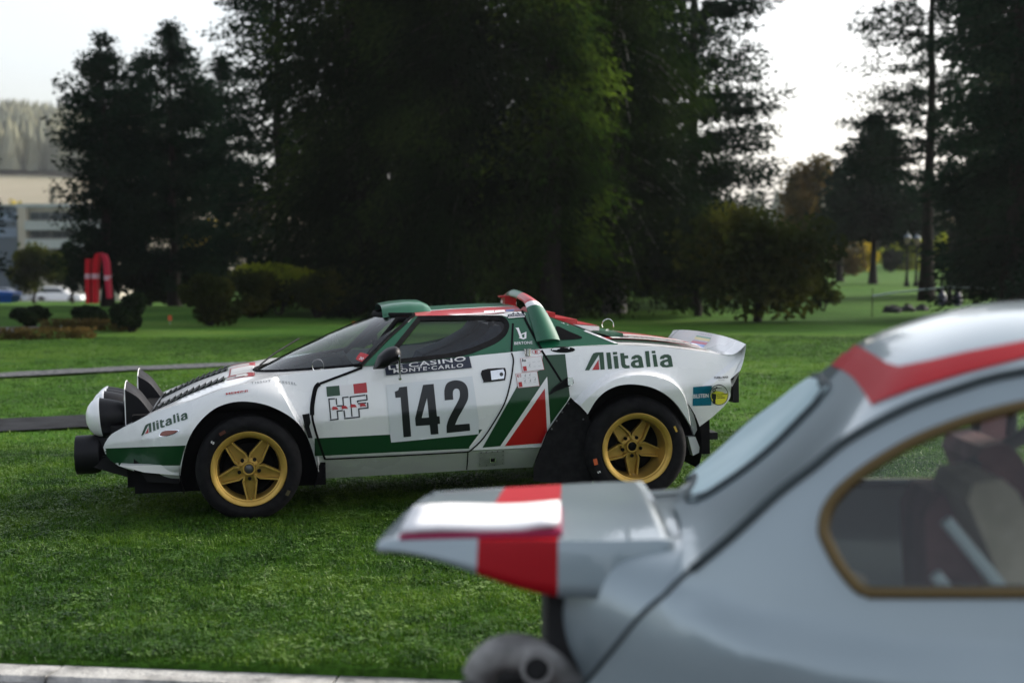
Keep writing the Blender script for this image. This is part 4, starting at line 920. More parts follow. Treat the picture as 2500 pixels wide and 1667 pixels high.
for dx, dy in ((0,0),(242,-24),(470,-60),(710,-85)):
    stick("badge_animal", [R7(*[(x+dx, y+dy) for x, y in eleph])], T_side, M_carred, rally, .0027, 6)
    V, F = bars([(R7((322+dx,1010+dy))[0], R7((285+dx,1028+dy))[0])], .7); stick("badge_animal", None, T_side, M_carred, rally, .0026, pre=(V, F))
# airline lettering, drawn letter by letter
ALI = [[[(825,738),(885,610),(900,588),(925,580),(988,578),(1000,730),(963,732),(949,600),(862,737)]], 'T', [[(1012,582),(1050,580),(1066,725),(1028,728)]], [[(1070,577),(1108,575),(1110,597),(1073,600)]], [[(1075,612),(1113,610),(1125,720),(1088,724)]],
 [[(1135,587),(1170,585),(1173,608),(1205,606),(1208,632),(1177,634),(1182,685),(1195,695),(1218,694),(1220,718),(1180,722),(1155,712),(1146,690)]],
 [[(1232,640),(1240,618),(1270,602),(1300,602),(1325,618),(1332,645),(1345,712),(1290,718),(1250,715),(1230,695),(1232,670),(1255,650),(1295,645),(1293,632),(1275,628),(1268,640)],[(1298,665),(1270,672),(1268,688),(1285,697),(1302,693)]],
 [[(1355,570),(1390,567),(1405,708),(1370,710)]], [[(1413,567),(1445,565),(1448,587),(1416,589)]], [[(1420,600),(1452,598),(1470,705),(1435,708)]],
 [[(1485,640),(1492,615),(1525,598),(1560,597),(1585,612),(1592,640),(1603,705),(1550,712),(1510,710),(1487,690),(1490,665),(1515,648),(1555,640),(1552,627),(1532,624),(1522,637)],[(1558,660),(1528,668),(1525,685),(1545,693),(1562,688)]]]
A_ = np.array([[825,738,1],[1603,705,1],[988,578,1]], float)
B_ = np.array(R1((705,590),(1117,440),(792,476)))
AFF = np.linalg.solve(A_, B_)
for fn, tr in ((lambda L: R5(*L), T_side), (lambda L: [tuple(np.array([x, y, 1]) @ AFF) for x, y in L], T_side)):
    V, F = [], []
    for g in ALI:
        if g == 'T': stick("lettering_accent", [fn([(945,642),(951,732),(889,735)])], tr, M_red, rally, .0022, 6); continue
        v, f = fill([fn(l) for l in g], 6); n = len(V); V += list(v); F += [tuple(i+n for i in q) for q in f]
    stick("airline_lettering", None, tr, M_dkgreen, rally, .0022, pre=(V, F))
# casino plate on the door
T_sw = bvh(body, door_o, cabin, side_glass)
stick("sponsor_plate", [R3((188,944),(225,908),(1155,803),(1185,932),(200,1020))], T_sw, M_navy, rally, .005, 6)
letter("plate_lettering", "LE CASINO", R3((232,958))[0], R3((1118,853))[0], R3((222,905))[0], T_sw, M_paper, rally, .0075, .016, 1.08)
letter("plate_lettering", "MONTE\u00b7CARLO", R3((285,996))[0], R3((1085,925))[0], R3((285,952))[0], T_sw, M_paper, rally, .0075, .016, 1.2)
# pillar crest and lettering
stick("crest_mark", [R3((1685,475),(1722,470),(1750,545),(1811,518),(1811,592),(1778,606),(1722,590),(1736,582),(1705,498)), R3((1756,555),(1790,542),(1788,585),(1768,588))], T_cab, M_paper, rally, .002, 5)
letter("crest_lettering", "BERTONE", R3((1674,668))[0], R3((1880,657))[0], R3((1673,636))[0], T_cab, M_paper, rally, .002, .008)
# time cards
for q, red in ((((252,633),(440,612),(466,732),(272,755)), 1), (((211,767),(404,748),(424,876),(233,895)), 2)):
    stick("time_card", [R5(*q)], T_side, M_carred, rally, .0032, 8)
    c = np.array(q, float).mean(0); qi = [tuple(c + (np.array(p)-c)*.965) for p in q]; card = stick("time_card", [R5(*qi)], T_side, M_paper, rally, .0038, 8)
    o = np.array(q[3], float); e1 = np.array(q[2], float)-o; e2 = np.array(q[0], float)-o
    loc = lambda a, b: tuple(o + e1*a + e2*b)
    stick("card_print", [R5(loc(.06,.06), loc(.22,.06), loc(.22,.40), loc(.06,.40))], T_side, M_carred, rally, .0044, 6)
    V, F = bars([(R5(loc(a,b))[0], R5(loc(a+.13,b))[0]) for a in (.3,.52,.75) for b in (.3,.62)], .5); stick("card_print", None, T_side, M_greyink, rally, .0044, pre=(V, F))
    V, F = bars([x for a, b in ((.35,.42),(.6,.42),(.82,.45),(.4,.78),(.62,.8)) for x in ((R5(loc(a,b+.04))[0], R5(loc(a+.02,b-.06))[0]), (R5(loc(a+.02,b-.06))[0], R5(loc(a+.05,b+.12))[0]))][: (10 if red == 2 else 2)], .7); stick("card_print", None, T_side, M_ink, rally, .0044, pre=(V, F))
    letter("card_print", "Au" if red == 1 else "AU 15", R5(loc(.05,.72))[0], R5(loc(.24,.72))[0], R5(loc(.04,.95))[0], T_side, M_ink if red == 1 else M_carred, rally, .0044, .03)
# shock absorber sticker
stick("shock_sticker", [R5((1780,885),(1945,872),(1940,1046),(1775,1050))], T_side, M_teal, rally, .002, 8)
letter("shock_lettering", "BILSTEIN", R5((1780,984))[0], R5((1915,976))[0], R5((1781,948))[0], T_side, M_paper, rally, .003, .02)
circ = lambda cx, cy, rx, ry, n=32: [(cx+rx*cos(2*pi*i/n), cy+ry*sin(2*pi*i/n)) for i in range(n)]
stick("shock_sticker", [R5(*circ(2008,953,83,91))], T_side, M_ink, rally, .0022, 6)
stick("shock_sticker", [R5(*circ(2008,953,77,85))], T_side, M_paper, rally, .0028, 6)
stick("shock_sticker", [R5(*([(2008+77*cos(a)*.99, 953+85*sin(a)*.99) for a in np.linspace(-.25, pi-.1, 22)] + [(1945,930),(1985,915)]))], T_side, M_yellow, rally, .0033, 6)
stick("shock_print", [R5(*circ(1964,908,15,16,14)), R5(*circ(1964,908,8,8,10))], T_side, M_ink, rally, .004, 4)
stick("shock_print", [R5((1955,925),(1973,925),(1983,945),(1981,990),(1976,992),(1976,1036),(1952,1028),(1953,990),(1942,986),(1944,945))], T_side, M_ink, rally, .004, 5)
for i, s in enumerate(("GAS PRESSURE", "SHOCK", "ABSORBERS")):
    letter("shock_print", s, R5((1990,950+17*i))[0], R5((2080 if i == 0 else (2040 if i == 1 else 2060),948+17*i))[0], R5((1990,939+17*i))[0], T_side, M_ink, rally, .004, .03)
letter("maker_lettering", "PUBBLI MAIB", R5((1968,814))[0], R5((2090,806))[0], R5((1967,796))[0], T_side, M_ink, rally, .002, .02)
letter("maker_lettering", "TORINO", R5((2000,830))[0], R5((2058,826))[0], R5((2000,822))[0], T_side, M_greyink, rally, .002)
letter("sponsor_lettering", "KESSEL", (681,935), (724,940), (680,929), T_top, M_greyink, rally, .002, .01, 1.3)
letter("sponsor_lettering", "TISSOT", (613,938), (662,932), (612,933), T_top, M_greyink, rally, .002, .01, 1.2)
sp = crop(400,880,.153061)
stick("fender_badge", [sp((975,515),(1360,450),(1345,500),(985,560))], T_top, M_paper, rally, .002, 5)
letter("fender_badge", "MEMINI", sp((995,550))[0], sp((1340,498))[0], sp((988,520))[0], T_top, M_carred, rally, .003, .02)
# ringed E, fuel filler, dark air intake
er = circ(397,575,40,20,24); ei = circ(397,575,36,17,24)
stick("cut_off_mark", [R5(*er), R5(*ei)], T_side, M_carred, rally, .002, 4)
letter("cut_off_mark", "E", R5((383,588))[0], R5((411,585))[0], R5((381,564))[0], T_side, M_carred, rally, .0022, .03)
# oval intake
stick("air_intake", [R5(*circ(630,556,107,27,36))], bvh(body, door_o, cabin), M_void, rally, .002, 6)
# gaps between panels
def gap(pts, w, tree_y, name="panel_gap", n=4):
    L = [ (on_side if tree_y is side_y else on_cabin)(*p) for p in smooth_line(pts, n)]
    V, F = ribbon(L, tree_y, w, .0045); return make(name, V, F, M_void, rally)
gap([(884,897),(845,912),(780,936.4)], .013, side_y); gap([(780,936.4),(770,948),(762.6,987),(762,1013)], .024, side_y)
gap([(762,1013),(765,1032),(775.7,1069),(791,1114.5),(794.8,1120.5)], .012, side_y); gap([(794.8,1120.5),(970,1112),(1142.4,1102.6)], .009, side_y)
gap([(1142.4,1102.6),(1150,1098),(1180.5,1068),(1216,1013),(1235,975),(1247,927.6),(1252,894),(1253,876.5),(1248.6,861)], .0085, side_y)
gap([(1248.6,858),(1250.5,820),(1252,789)], .011, cabin_y); gap([(1274,758),(1285,785),(1299,812),(1321.6,852)], .014, cabin_y); gap([(1321.6,854.8),(1345,891),(1371,932)], .012, side_y)
gap([(1142,1104),(1141,1125),(1139,1146)], .006, side_y)
# roof markings
g = .0014
def roof_band(y0, y1, x0, x1, mat, off, n=16):
    V = []; F = []
    tr = T_roof
    for i in range(n+1):
        for j in range(5):
            x = x0 + (x1-x0)*i/n; y = y0 + (y1-y0)*j/4
            h = tr.ray_cast(Vector((x, y, 1.5)), Vector((0,0,-1)))
            V.append(tuple((h[0] + h[1]*(off if h[1].z > 0 else -off)) if h[0] else (x, y, .8)))
    F = [(i*5+j, (i+1)*5+j, (i+1)*5+j+1, i*5+j+1) for i in range(n) for j in range(4)]
    return make("roof_stripe", V, F, mat, rally, 60)
roof_band(YC-.26, YC+.26, .79, 1.58, M_green, g); roof_band(YC-.285, YC-.26, .80, 1.58, M_stripewhite, g); roof_band(YC+.26, YC+.285, .80, 1.58, M_stripewhite, g)
stick("roof_stripe", [R3((900,325),(1590,291),(1745,288),(1795,310),(1800,328),(1600,336),(1590,350),(1530,331),(1000,331))], bvh(cabin, roof), M_stripewhite, rally, .003, 6)
stick("pillar_stripe", [R3((432,372),(502,366),(458,412),(404,414))], T_cab, M_stripewhite, rally, .003, 6)
stick("pillar_stripe", [R3((455,368),(478,340),(530,338),(504,366))], T_cab, M_red, rally, .003, 6)
stick("roof_sticker", [R3((1597,322),(1645,318),(1660,298),(1710,296),(1732,314),(1782,310),(1790,352),(1602,366))], bvh(cabin, roof), M_navy, rally, .0045, 5)
stick("roof_sticker", [R3((1600,356),(1790,342),(1791,352),(1602,367))], bvh(cabin, roof), M_paper, rally, .0055, 5)
stick("roof_sticker", [R3(*circ(1686,309,22,8,14))], bvh(cabin, roof), M_paper, rally, .0055, 5)
letter("roof_sticker", "RALLYE MONTE-CARLO", R3((1612,345))[0], R3((1775,333))[0], R3((1611,330))[0], bvh(cabin, roof), M_paper, rally, .0058, .01)
stick("roof_sticker", [R3((1572,270),(1762,262),(1765,280),(1580,290))], T_roof, M_blue, rally, .004, 5)
stick("roof_sticker", [R3((1324,284),(1442,278),(1442,298),(1326,302))], T_roof, M_paper, rally, .004, 5)
stick("roof_sticker", [R3((1452,278),(1562,272),(1565,294),(1454,299))], T_roof, M_paper, rally, .004, 5)
# green air scoop on the front of the roof
def scoop():
    V = []; n = 14; st = [(.79, .0, .055), (.80,.012,.058),(.86,.0,.06),(.95,.0,.058),(1.03,.0,.05),(1.07,.0,.028),(1.085,.0,.0)]
    for (x, _, h) in st:
        zr = float(np.interp(x, [.765,.9,1.15],[.788,.806,.823]))
        for j in range(n+1):
            s = -1 + 2*j/n; V.append((x + .06*s*s*0, YC + .30*s, zr - .008 - .02*s*s*.3 + (h+.008)*(1 - abs(s)**6)))
    F = [(i*(n+1)+j, (i+1)*(n+1)+j, (i+1)*(n+1)+j+1, i*(n+1)+j+1) for i in range(len(st)-1) for j in range(n)]
    return make("roof_scoop", V, F, M_green, rally, 45)
scoop()
# ---- rear roof hoop
fr = [at3(*p) for p in ((1311,834,.13),(1303,807,.19),(1293,775,.27),(1284,745,.36),(1277,733,.44),(1262,724,.6),(1240,717.5,.8))]
bk = [at3(*p) for p in ((1367,830,.13),(1358,807,.19),(1342,775,.27),(1325,748,.36),(1312,738,.44),(1292,727,.6),(1270,718.5,.8))]
fr = smooth_line(fr, 4); bk = smooth_line(bk, 4)
fr += [np.array(mir(p)) for p in fr[-2::-1]]; bk += [np.array(mir(p)) for p in bk[-2::-1]]
V = []; F = []; ct = np.array([1.65, .8, .35]); m = 10; mi = []
for a, b in zip(fr, bk):
    out = (a + b)/2 - ct; out[0] = 0; out /= np.linalg.norm(out)
    ring = []
    for j in range(m+1): t = j/m; ring.append(a + (b-a)*t + out*.030*sin(pi*t)**.8)
    for j in range(m, -1, -1): t = j/m; ring.append(a + (b-a)*t - out*.012 )
    V += [tuple(p) for p in ring]
k = 2*(m+1)
for i in range(len(fr)-1):
    for j in range(k):
        F.append((i*k+j, i*k+(j+1)%k, (i+1)*k+(j+1)%k, (i+1)*k+j))
        yy = (fr[i][1] + fr[i+1][1])/2; e = min(yy, 2*YC-yy)
        mi.append(0 if e < .335 or (e > .62) else (2 if e < .375 or .60 < e else 1))
F += [tuple(range(k)), tuple((len(fr)-1)*k+j for j in range(k))[::-1]]; mi += [0, 0]
make("roof_hoop", V, F, None, rally, 40, mats=[M_green, M_red, M_stripewhite], fmat=mi)
mb = MB(); x0, z0 = at(1228,747,.8); mb.box((1.56,.76,.815),(1.63,.84,.872)); mb.box((1.53,.76,.868),(1.66,.84,.878)); mb.build("hoop_bracket", M_red, rally)
# ---- rear window louvres and black opening behind
def prism_px(name, pts, y0, y1, mats, fm=None):
    poly = [at(u, v, y0) for u, v in pts]; mb = MB(); mb.prism(poly, y0, y1)
    o = make(name, mb.v, mb.f, mats[0], rally, 30, mats=mats, fmat=fm); return o
for pts, ms in (([(1325,772),(1338,761.5),(1355.5,763),(1355,775)], [M_red]), ([(1346,775),(1409,779.5),(1408.5,792.5),(1400,793)], [M_red]), ([(1398,791),(1412,793),(1463,797),(1463,807),(1441,808)], [M_stripewhite]), ([(1441,809),(1449,806),(1520.6,813),(1523.5,827)], [M_green])):
    prism_px("rear_louvre", pts, .40, 1.20, ms)
# red top film of the white louvre
pz = [at(u, v, .40) for u, v in ((1400,790.5),(1413,792),(1463.5,796))]
V = [(x, y, z+.002) for x, z in pz for y in (.40, 1.2)]; make("louvre_film", V, [(0,1,3,2),(2,3,5,4)], M_red, rally)
pz = [at(u, v, .42) for u, v in ((1340,777),(1400,795),(1445,812),(1500,836))]
V = [(x, y, z-.012) for x, z in pz for y in (.38, 1.22)]; make("rear_window", V, [(2*i, 2*i+1, 2*i+3, 2*i+2) for i in range(3)], M_void, rally)
stick("quarter_opening", [smooth_line([(1357,796.5),(1390,810),(1421,823.5),(1410,828),(1379,829.5),(1367,827.5)], 3, True)], T_cab, M_void, rally, .003, 5)
stick("buttress_edge", [[(1334,770),(1347,775.7),(1430,806),(1510,838.5),(1500,838.5),(1420,806.5),(1346.5,779.5)]], T_cab, M_stripewhite, rally, .002, 5)
# ---- engine cover films on the deck, seen almost edge on
T_deck = bvh(body)
def deck_film(name, x0, x1, y0, y1, mat, off):
    V = []; F = []; n = 10
    for i in range(n+1):
        for j in range(9):
            x = x0+(x1-x0)*i/n; y = y0+(y1-y0)*j/8; h = T_deck.ray_cast(Vector((x, y, .62)), Vector((0,0,-1)))
            V.append((x, y, (h[0].z if h[0] else .5)+off))
    F = [(i*9+j, (i+1)*9+j, (i+1)*9+j+1, i*9+j+1) for i in range(n) for j in range(8)]
    return make(name, V, F, mat, rally, 60)
deck_film("engine_cover", 2.02, 2.66, .30, 1.30, M_red, .014); deck_film("engine_cover", 2.0, 2.70, .235, .30, M_dkgreen, .006); deck_film("cover_stripe", 2.2, 2.62, .50, .62, M_stripewhite, .017); deck_film("cover_stripe", 2.2, 2.62, .98, 1.10, M_stripewhite, .017)
deck_film("cover_stripe", 2.12, 2.66, .305, .44, M_stripewhite, .017)
V_, F_ = text_mesh("MONTE-CARLO", .02); Vd = [(2.18 + p[0]*.44, .325 + (p[1])*.10, (T_deck.ray_cast(Vector((2.18+p[0]*.44, .32+p[1]*.1, .62)), Vector((0,0,-1)))[0] or Vector((0,0,.5))).z + .020) for p in V_]
make("cover_lettering", Vd, F_, M_ink, rally)
mb = MB()
for (u, v, y) in ((1483,805,.55),(1670,855,.36),(1755,861,.2)):
    p = at3(u, v, y); mb.tube([tuple(p + np.array([0,0,-.03])), tuple(p + np.array([0,0,.006]))], .010, 8)
p = at3(1484,795,.6); mb.tube([tuple(p + np.array([.036*cos(a), 0, .030+.036*sin(a)-.025])) for a in np.linspace(-.4, pi+.4, 14)], .0022, 5)
mb.build("bonnet_pin", M_chrome, rally, 40)
# ---- ducktail spoiler
def side_curve(pts): return [at3(*p) for p in pts]
tipN = at3(1821,841,.06); z_t = tipN[2]
top_s = lambda s: np.array([2.853 + .012*(1-s*s), YC + .74*s, .585 + .024*(1-abs(s)**2.5)])
bas_s = lambda s: np.array([2.60 + .155*abs(s)**4, YC + (.69)*s, .548 - .028*abs(s)**3])
V = []; n, m = 36, 10
def in_s(s, t):
    a, b = bas_s(s), top_s(s); p = a + (b-a)*t; p[2] -= .045*sin(pi*t)*(1-.6*abs(s)**4); return p
for i in range(n+1):
    s = -1 + 2*i/n
    for j in range(m+1): V.append(tuple(in_s(s, j/m)))
    for j in range(1, 7):
        t = j/6; a = top_s(s); c = np.array([2.775, YC + .72*s, .34]); q = a + (c-a)*t; q[0] += .018*sin(pi*t); V.append(tuple(q))
k = m+7
F = [(i*k+j, i*k+j+1, (i+1)*k+j+1, (i+1)*k+j) for i in range(n) for j in range(k-1)]
spoiler = make("spoiler", V, F, M_white, rally, 50)
V = []
for s in (-1, 1):
    side = [tuple(in_s(s, j/10)) for j in range(11)]
ta = along([(x, side_y(x, z), z) for x, z in (on_side(*p) for p in (tail[0], tail[1], tail[2]))], np.linspace(0, 1, 8)).T
tb = []
for t in np.linspace(0, .62, 8): a = top_s(-1); c_ = np.array([2.775, YC - .72, .34]); q = a + (c_-a)*t; q[0] += .018*sin(pi*t); tb.append(q)
tc = along([(x, side_y(x, z), z) for x, z in (on_side(*p) for p in ((1740,861.5), (1780,868.6), tail[0]))], np.linspace(0, 1, 8)).T; td = [in_s(-1, t) for t in np.linspace(0, 1, 8)]
V = [tuple(p) for L in (ta, tb, tc, td) for p in L]; F = [(o+i, o+i+1, o+9+i, o+8+i) for o in (0, 16) for i in range(7)]
make("spoiler_end", V, F, M_white, spoiler, 40); make("spoiler_end", [mir(p) for p in V], [f[::-1] for f in F], M_white, spoiler, 40)
T_sp = bvh(spoiler)
sk = crop(1550,780,.140318)
for c, q in (((.18,.36,.30), ((1080,278),(1330,322),(1318,345),(1060,300))), ((.66,.58,.33), ((1060,300),(1318,345),(1290,390),(1030,345))), ((.42,.40,.50), ((1030,345),(1290,390),(1270,410),(1005,370))), ((.55,.20,.24), ((1005,370),(1270,410),(1230,448),(970,405))), ((.28,.40,.70), ((970,405),(1230,448),(1190,484),(945,435)))):
    stick("spoiler_sticker", [sk(*q)], T_sp, principled("sticker_band", c, .5), rally, .002, 5)
letter("spoiler_lettering", "HIER & AUX", sk((1120,262))[0], sk((1345,300))[0], sk((1135,232))[0], T_sp, principled("faded_ink", (.45,.46,.5), .5), rally, .002, .02)
# tail lamp, bumper piece
mb = MB(); p = at3(1787,950,.2); mb.box((p[0]-.02, .12, p[2]-.07), (p[0]+.015, 1.48, p[2]+.10)); mb.build("tail_panel", M_black, rally)
mb = MB(); p = at3(1722,1062,.25); mb.box((p[0]-.12, .2, p[2]-.02), (p[0]+.06, 1.4, p[2]+.02)); mb.build("exhaust_tray", M_black, rally)
mb = MB(); q = [at(u, v, .10) for u, v in ((1680,1066),(1698,1066),(1712,1102),(1692,1112))]; mb.prism(q, .10, .32); mb.build("mud_flap", M_stripewhite, rally)
# ---- black flap ahead of the rear wheel, with rivets
fl = [(1391,972),(1365,1008),(1335,1054),(1318,1095),(1300,1140),(1300,1172),(1440,1185),(1470,1120),(1450,1060),(1434,1012)]
loc_f = [at(u, v, .07) for u, v in fl]
flap = make("wheel_arch_flap", *sheet([loc_f], lambda x, z: .045 + .10*max(0, x-1.75) - .0*z, .04), M_rubber, rally, 50)
mb = MB()
for u, v in ((1388,985),(1373,1006),(1359,1027),(1347,1047),(1425,1024)):
    x, z = at(u, v, .045); yv = .045 + .10*max(0, x-1.75); mb.lathe([(.0,-.005),(.005,-.003),(.0062,0)], 8, 'y', (x, yv, z))
mb.build("rivet", M_steel, flap, 60)
# ---- dark wheel wells and underside
mb = MB()
mb.box((-.62,.16,-.13),(.42,1.44,.30)); mb.box((.40,.24,-.075),(1.75,1.36,.42)); mb.box((1.70,.16,-.06),(2.66,1.44,.36)); mb.box((-.66,.2,-.10),(-.4,1.4,.18))
mb.build("underbody", M_void, rally)
for cx, cz, rr, y1 in ((0, 0, .375, .16), (2.18, .012, .40, .15)):
    for y_a, y_b in ((.015, .35), (1.25, 1.585)):
        mb = MB(); V = []
        for i in range(25):
            a = -.35 + (pi+.7)*i/24
            V += [(cx+rr*cos(a), y_a + .04, cz+rr*sin(a)), (cx+rr*cos(a), y_b, cz+rr*sin(a))]
        mb.add(V, [(2*i, 2*i+1, 2*i+3, 2*i+2) for i in range(24)]); mb.build("wheel_well", M_void, rally, 60)
# ---- wheels
def wheel(cx, cz, tr, width, dish, y0, flip):
    s = 1 if not flip else -1
    Mx = Matrix.Translation((cx, y0, cz)) @ (Matrix.Rotation(pi, 4, 'Z') if flip else Matrix.Identity(4))
    mb = MB(); R = .2055
    prof = [(R-.02,.03),(R-.002,.012),(R+.006,.002),(R+.03,-.010),(tr-.03,-.006),(tr-.010,.010),(tr-.002,.030),(tr,.06),(tr,width-.06),(tr-.006,width-.02),(tr-.03,width),(R,width-.02)]
    sm = smooth_line(prof, 3); mb.lathe([tuple(p) for p in sm], 72)
    w = make("wheel", mb.v, mb.f, M_rubber, rally, 60); w.matrix_local = Mx
    mb = MB()
    barrel = [(R+.001,.012),(R+.001,.001),(R-.003,-.003),(R-.010,-.002),(R-.024,.004),(R-.027,.008),(R-.028,.016),(R-.034,.02),(R-.036,max(.05,dish*.8)),(R-.042,max(.07,dish+.02)),(R-.05,width-.02)]
    mb.lathe(barrel, 72)
    def P(a, r, t, y): ca, sa = cos(a), sin(a); return (r*ca - t*sa, y, r*sa + t*ca)
    sp_y = dish
    Rr = R-.030
    for k in range(5):
        a = -pi/2 + 2*pi*k/5 + .04
        pl = [(.045,-.028),(.075,-.052),(.115,-.026),(Rr+.002,-.020),(Rr+.002,.020),(.115,.026),(.075,.052),(.045,.028)]
        # recessed panel
        pan = [(.035,-.022),(.066,-.036),(.13,-.022),(Rr-.004,-.016),(Rr-.004,.016),(.13,.022),(.066,.036),(.035,.022)]
        n = len(pan); v = [P(a, r, t*.93, sp_y+.030+.004*(r/.17)) for r, t in pan] + [P(a, r, t*.93, sp_y+.05) for r, t in pan]
        mb.add(v, [tuple(range(n))] + [(i, i+n, (i+1)%n+n, (i+1)%n) for i in range(n)])
        # raised ribs
        for sg in (-1, 1):
            path = [(.036,.026),(.072,.0365),(Rr+.004,.0185)]
            for (r1, t1), (r2, t2) in zip(path[:-1], path[1:]):
                d = np.array([r2-r1, t2-t1]); d /= np.linalg.norm(d); nn = np.array([-d[1], d[0]])*.0046
                q = [np.array([r1,t1])-nn-d*.003, np.array([r1,t1])+nn-d*.003, np.array([r2,t2])+nn+d*.003, np.array([r2,t2])-nn+d*.003]
                q = [(r, sg*t) for r, t in q]
                if sg < 0: q = q[::-1]
                sh = [(r*.98+.002, t*.95) for r, t in q]
                v = [P(a, r, t, sp_y-.004) for r, t in q] + [P(a, r, t, sp_y+.042) for r, t in q]
                mb.add(v, [(3,2,1,0),(0,1,5,4),(1,2,6,5),(2,3,7,6),(3,0,4,7)])
    mb.lathe([(.026,sp_y-.010),(.034,sp_y-.010),(.037,sp_y-.004),(.038,sp_y+.02)], 32); mb.lathe([(.030,sp_y+.008),(.058,sp_y+.014),(.060,sp_y+.03)], 32)
    rim = make("rim", mb.v, mb.f, M_gold, w, 35)
    mb = MB(); mb.lathe([(0,sp_y-.004),(.02,sp_y-.003),(.026,sp_y+.002)], 24); make("centre_cap", mb.v, mb.f, M_steel if dish < .08 else M_void, w, 50)
    mb = MB()
    for k in range(5):
        a = -pi/2 + 2*pi*k/5 + .04; x, _, z = P(a, .056, 0, 0); mb.lathe([(0,sp_y+.006),(.010,sp_y+.006),(.0105,sp_y+.02)], 12, 'y', (x,0,z))
    make("lug_recess", mb.v, mb.f, M_void, w, 50)
    mb = MB(); mb.lathe([(.0,dish+.055),(.135,dish+.055),(.14,dish+.075),(R-.045,dish+.08)], 48); make("brake_disc", mb.v, mb.f, M_steel if False else M_void, w, 50)
    mb = MB(); a = -pi/2 + .04; x, _, z = P(a, Rr-.008, 0, 0); mb.lathe([(0,.0),(.004,.0),(.005,.01),(.005,.03)], 8, 'y', (x, sp_y-.006, z)); make("valve", mb.v, mb.f, M_chrome, w, 50)
    return w
M_orange = principled("tyre_orange", (.5,.09,.02), .7); M_tyreyel = principled("tyre_yellow", (.5,.32,.04), .7)
wf = wheel(0, 0, .287, .22, .026, 0.0, False); wr = wheel(2.18, .012, .298, .29, .125, 0.0, False)
wheel(0, 0, .287, .22, .026, 2*YC, True); wheel(2.18, .012, .298, .29, .125, 2*YC, True)
def tyre_mark(w, u, v, ww, hh, rot, mat, name="tyre_mark", s=None):
    x, z = at(u, v, -.012)
    if w is wr: x -= 2.18; z -= .012
    c, n = cos(rot), sin(rot)
    if s:
        V, F = text_mesh(s, .02); V = [((p[0]-.5)*ww, (p[1]-.5)*hh) for p in V]
    else: V, F = [(-ww/2,-hh/2),(ww/2,-hh/2),(ww/2,hh/2),(-ww/2,hh/2)], [(0,1,2,3)]
    make(name, [(x + a*c - b*n, -.0125, z + a*n + b*c) for a, b in V], F, mat, w)
tyre_mark(wf, 543, 1057, .036, .018, .5, principled("faded_orange", (.07,.018,.008), .8)); tyre_mark(wf, 519, 1080, .014, .02, .9, M_stripewhite, "tyre_letter", "S")
tyre_mark(wr, 1454, 1127, .022, .036, .2, M_orange); tyre_mark(wr, 1462.5, 1152, .013, .018, -1.3, M_stripewhite, "tyre_letter", "S"); tyre_mark(wr, 1649.5, 1047, .012, .036, .42, M_tyreyel); tyre_mark(wf, 703, 1203, .018, .03, -.5, principled("faded_yellow", (.06,.05,.015), .8))
# ---- nose: pop-up lamps, four covered driving lamps, low lamps
def pod(y0, y1):
    A, B, C = at(304,951,.25), at(368,1009,.25), at(305,1043,.25)
    n = 10; V = []; F = []
    w = y1 - y0; rows = []
    prof = smooth_line([A, ((A[0]*.55+B[0]*.45)+.012, (A[1]*.55+B[1]*.45)+.012), B], 5)
    for (x, z) in prof:
        f = (x - A[0])/(B[0]-A[0])
        for j in range(n+1):
            s = -1 + 2*j/n; V.append((x, (y0+y1)/2 + s*w/2, z + .038*(1-abs(s)**2.2)*(1-f*.7)))
    for i in range(len(prof)-1):
        for j in range(n): F.append((i*(n+1)+j, i*(n+1)+j+1, (i+1)*(n+1)+j+1, (i+1)*(n+1)+j))
    L = len(prof)
    for j in (0, n):
        k = len(V); V.append((C[0], (y0+y1)/2 + (-1+2*j/n)*w/2, C[1]-.01)); V.append((B[0], (y0+y1)/2 + (-1+2*j/n)*w/2, B[1]-.03))
        ids = [i*(n+1)+j for i in range(L)]; f = tuple(ids + [k+1, k]); F.append(f if j else f[::-1])
    o = make("pop_up_lamp", V, F, M_black, rally, 35)
    mb = MB(); c = ((A[0]+C[0])/2 - .004, (y0+y1)/2, (A[1]+C[1])/2 + .012); mb.lathe([(0,-.012),(.06,-.008),(.085,0),(.092,.012),(.095,.03)], 28, 'x', c)
    make("lens", mb.v, mb.f, M_lens, o, 50)
    mb = MB(); h = A[1]-C[1]; mb.box((A[0]-.003, y0-.001, C[1]), (A[0]+.002, y0+.008, A[1])); mb.box((A[0]-.003, y1-.008, C[1]), (A[0]+.002, y1+.001, A[1])); mb.tube([(A[0], y0+ (y1-y0)*i/8, A[1]+.038*(1-abs(-1+i/4)**2.2)) for i in range(9)], .003, 6); make("rim_trim", mb.v, mb.f, M_stripewhite, o, 40)
pod(.25, .50); pod(1.10, 1.35)
def big_lamp(u, vt, vb, y, sc=1.0):
    (xt, zt), (xb, zb) = at(u, vt, y), at(u, vb, y); r = (zt - zb)/2*sc; c = Vector(((xt+xb)/2, y, (zt+zb)/2))
    M = Matrix.Rotation(radians(-4), 4, 'Y')
    mb = MB(); mb.lathe([(r*1.0,-.0),(r*1.01,.015),(r*.92,.06),(r*.78,.11),(r*.62,.15),(0,.16)], 36, 'x', c, M=M)
    o = make("driving_lamp", mb.v, mb.f, M_black, rally, 40)
    mb = MB(); mb.lathe([(0,-.066),(r*.35,-.062),(r*.65,-.048),(r*.88,-.026),(r*.99,-.004),(r*1.035,.012),(r*1.03,.02)], 36, 'x', c, M=M)
    make("lamp_cover", mb.v, mb.f, M_white, o, 50)
big_lamp(240, 972, 1066, .34); big_lamp(252, 955, 1052, .66); big_lamp(258, 949, 1040, .94); big_lamp(262, 944, 1035, 1.26)
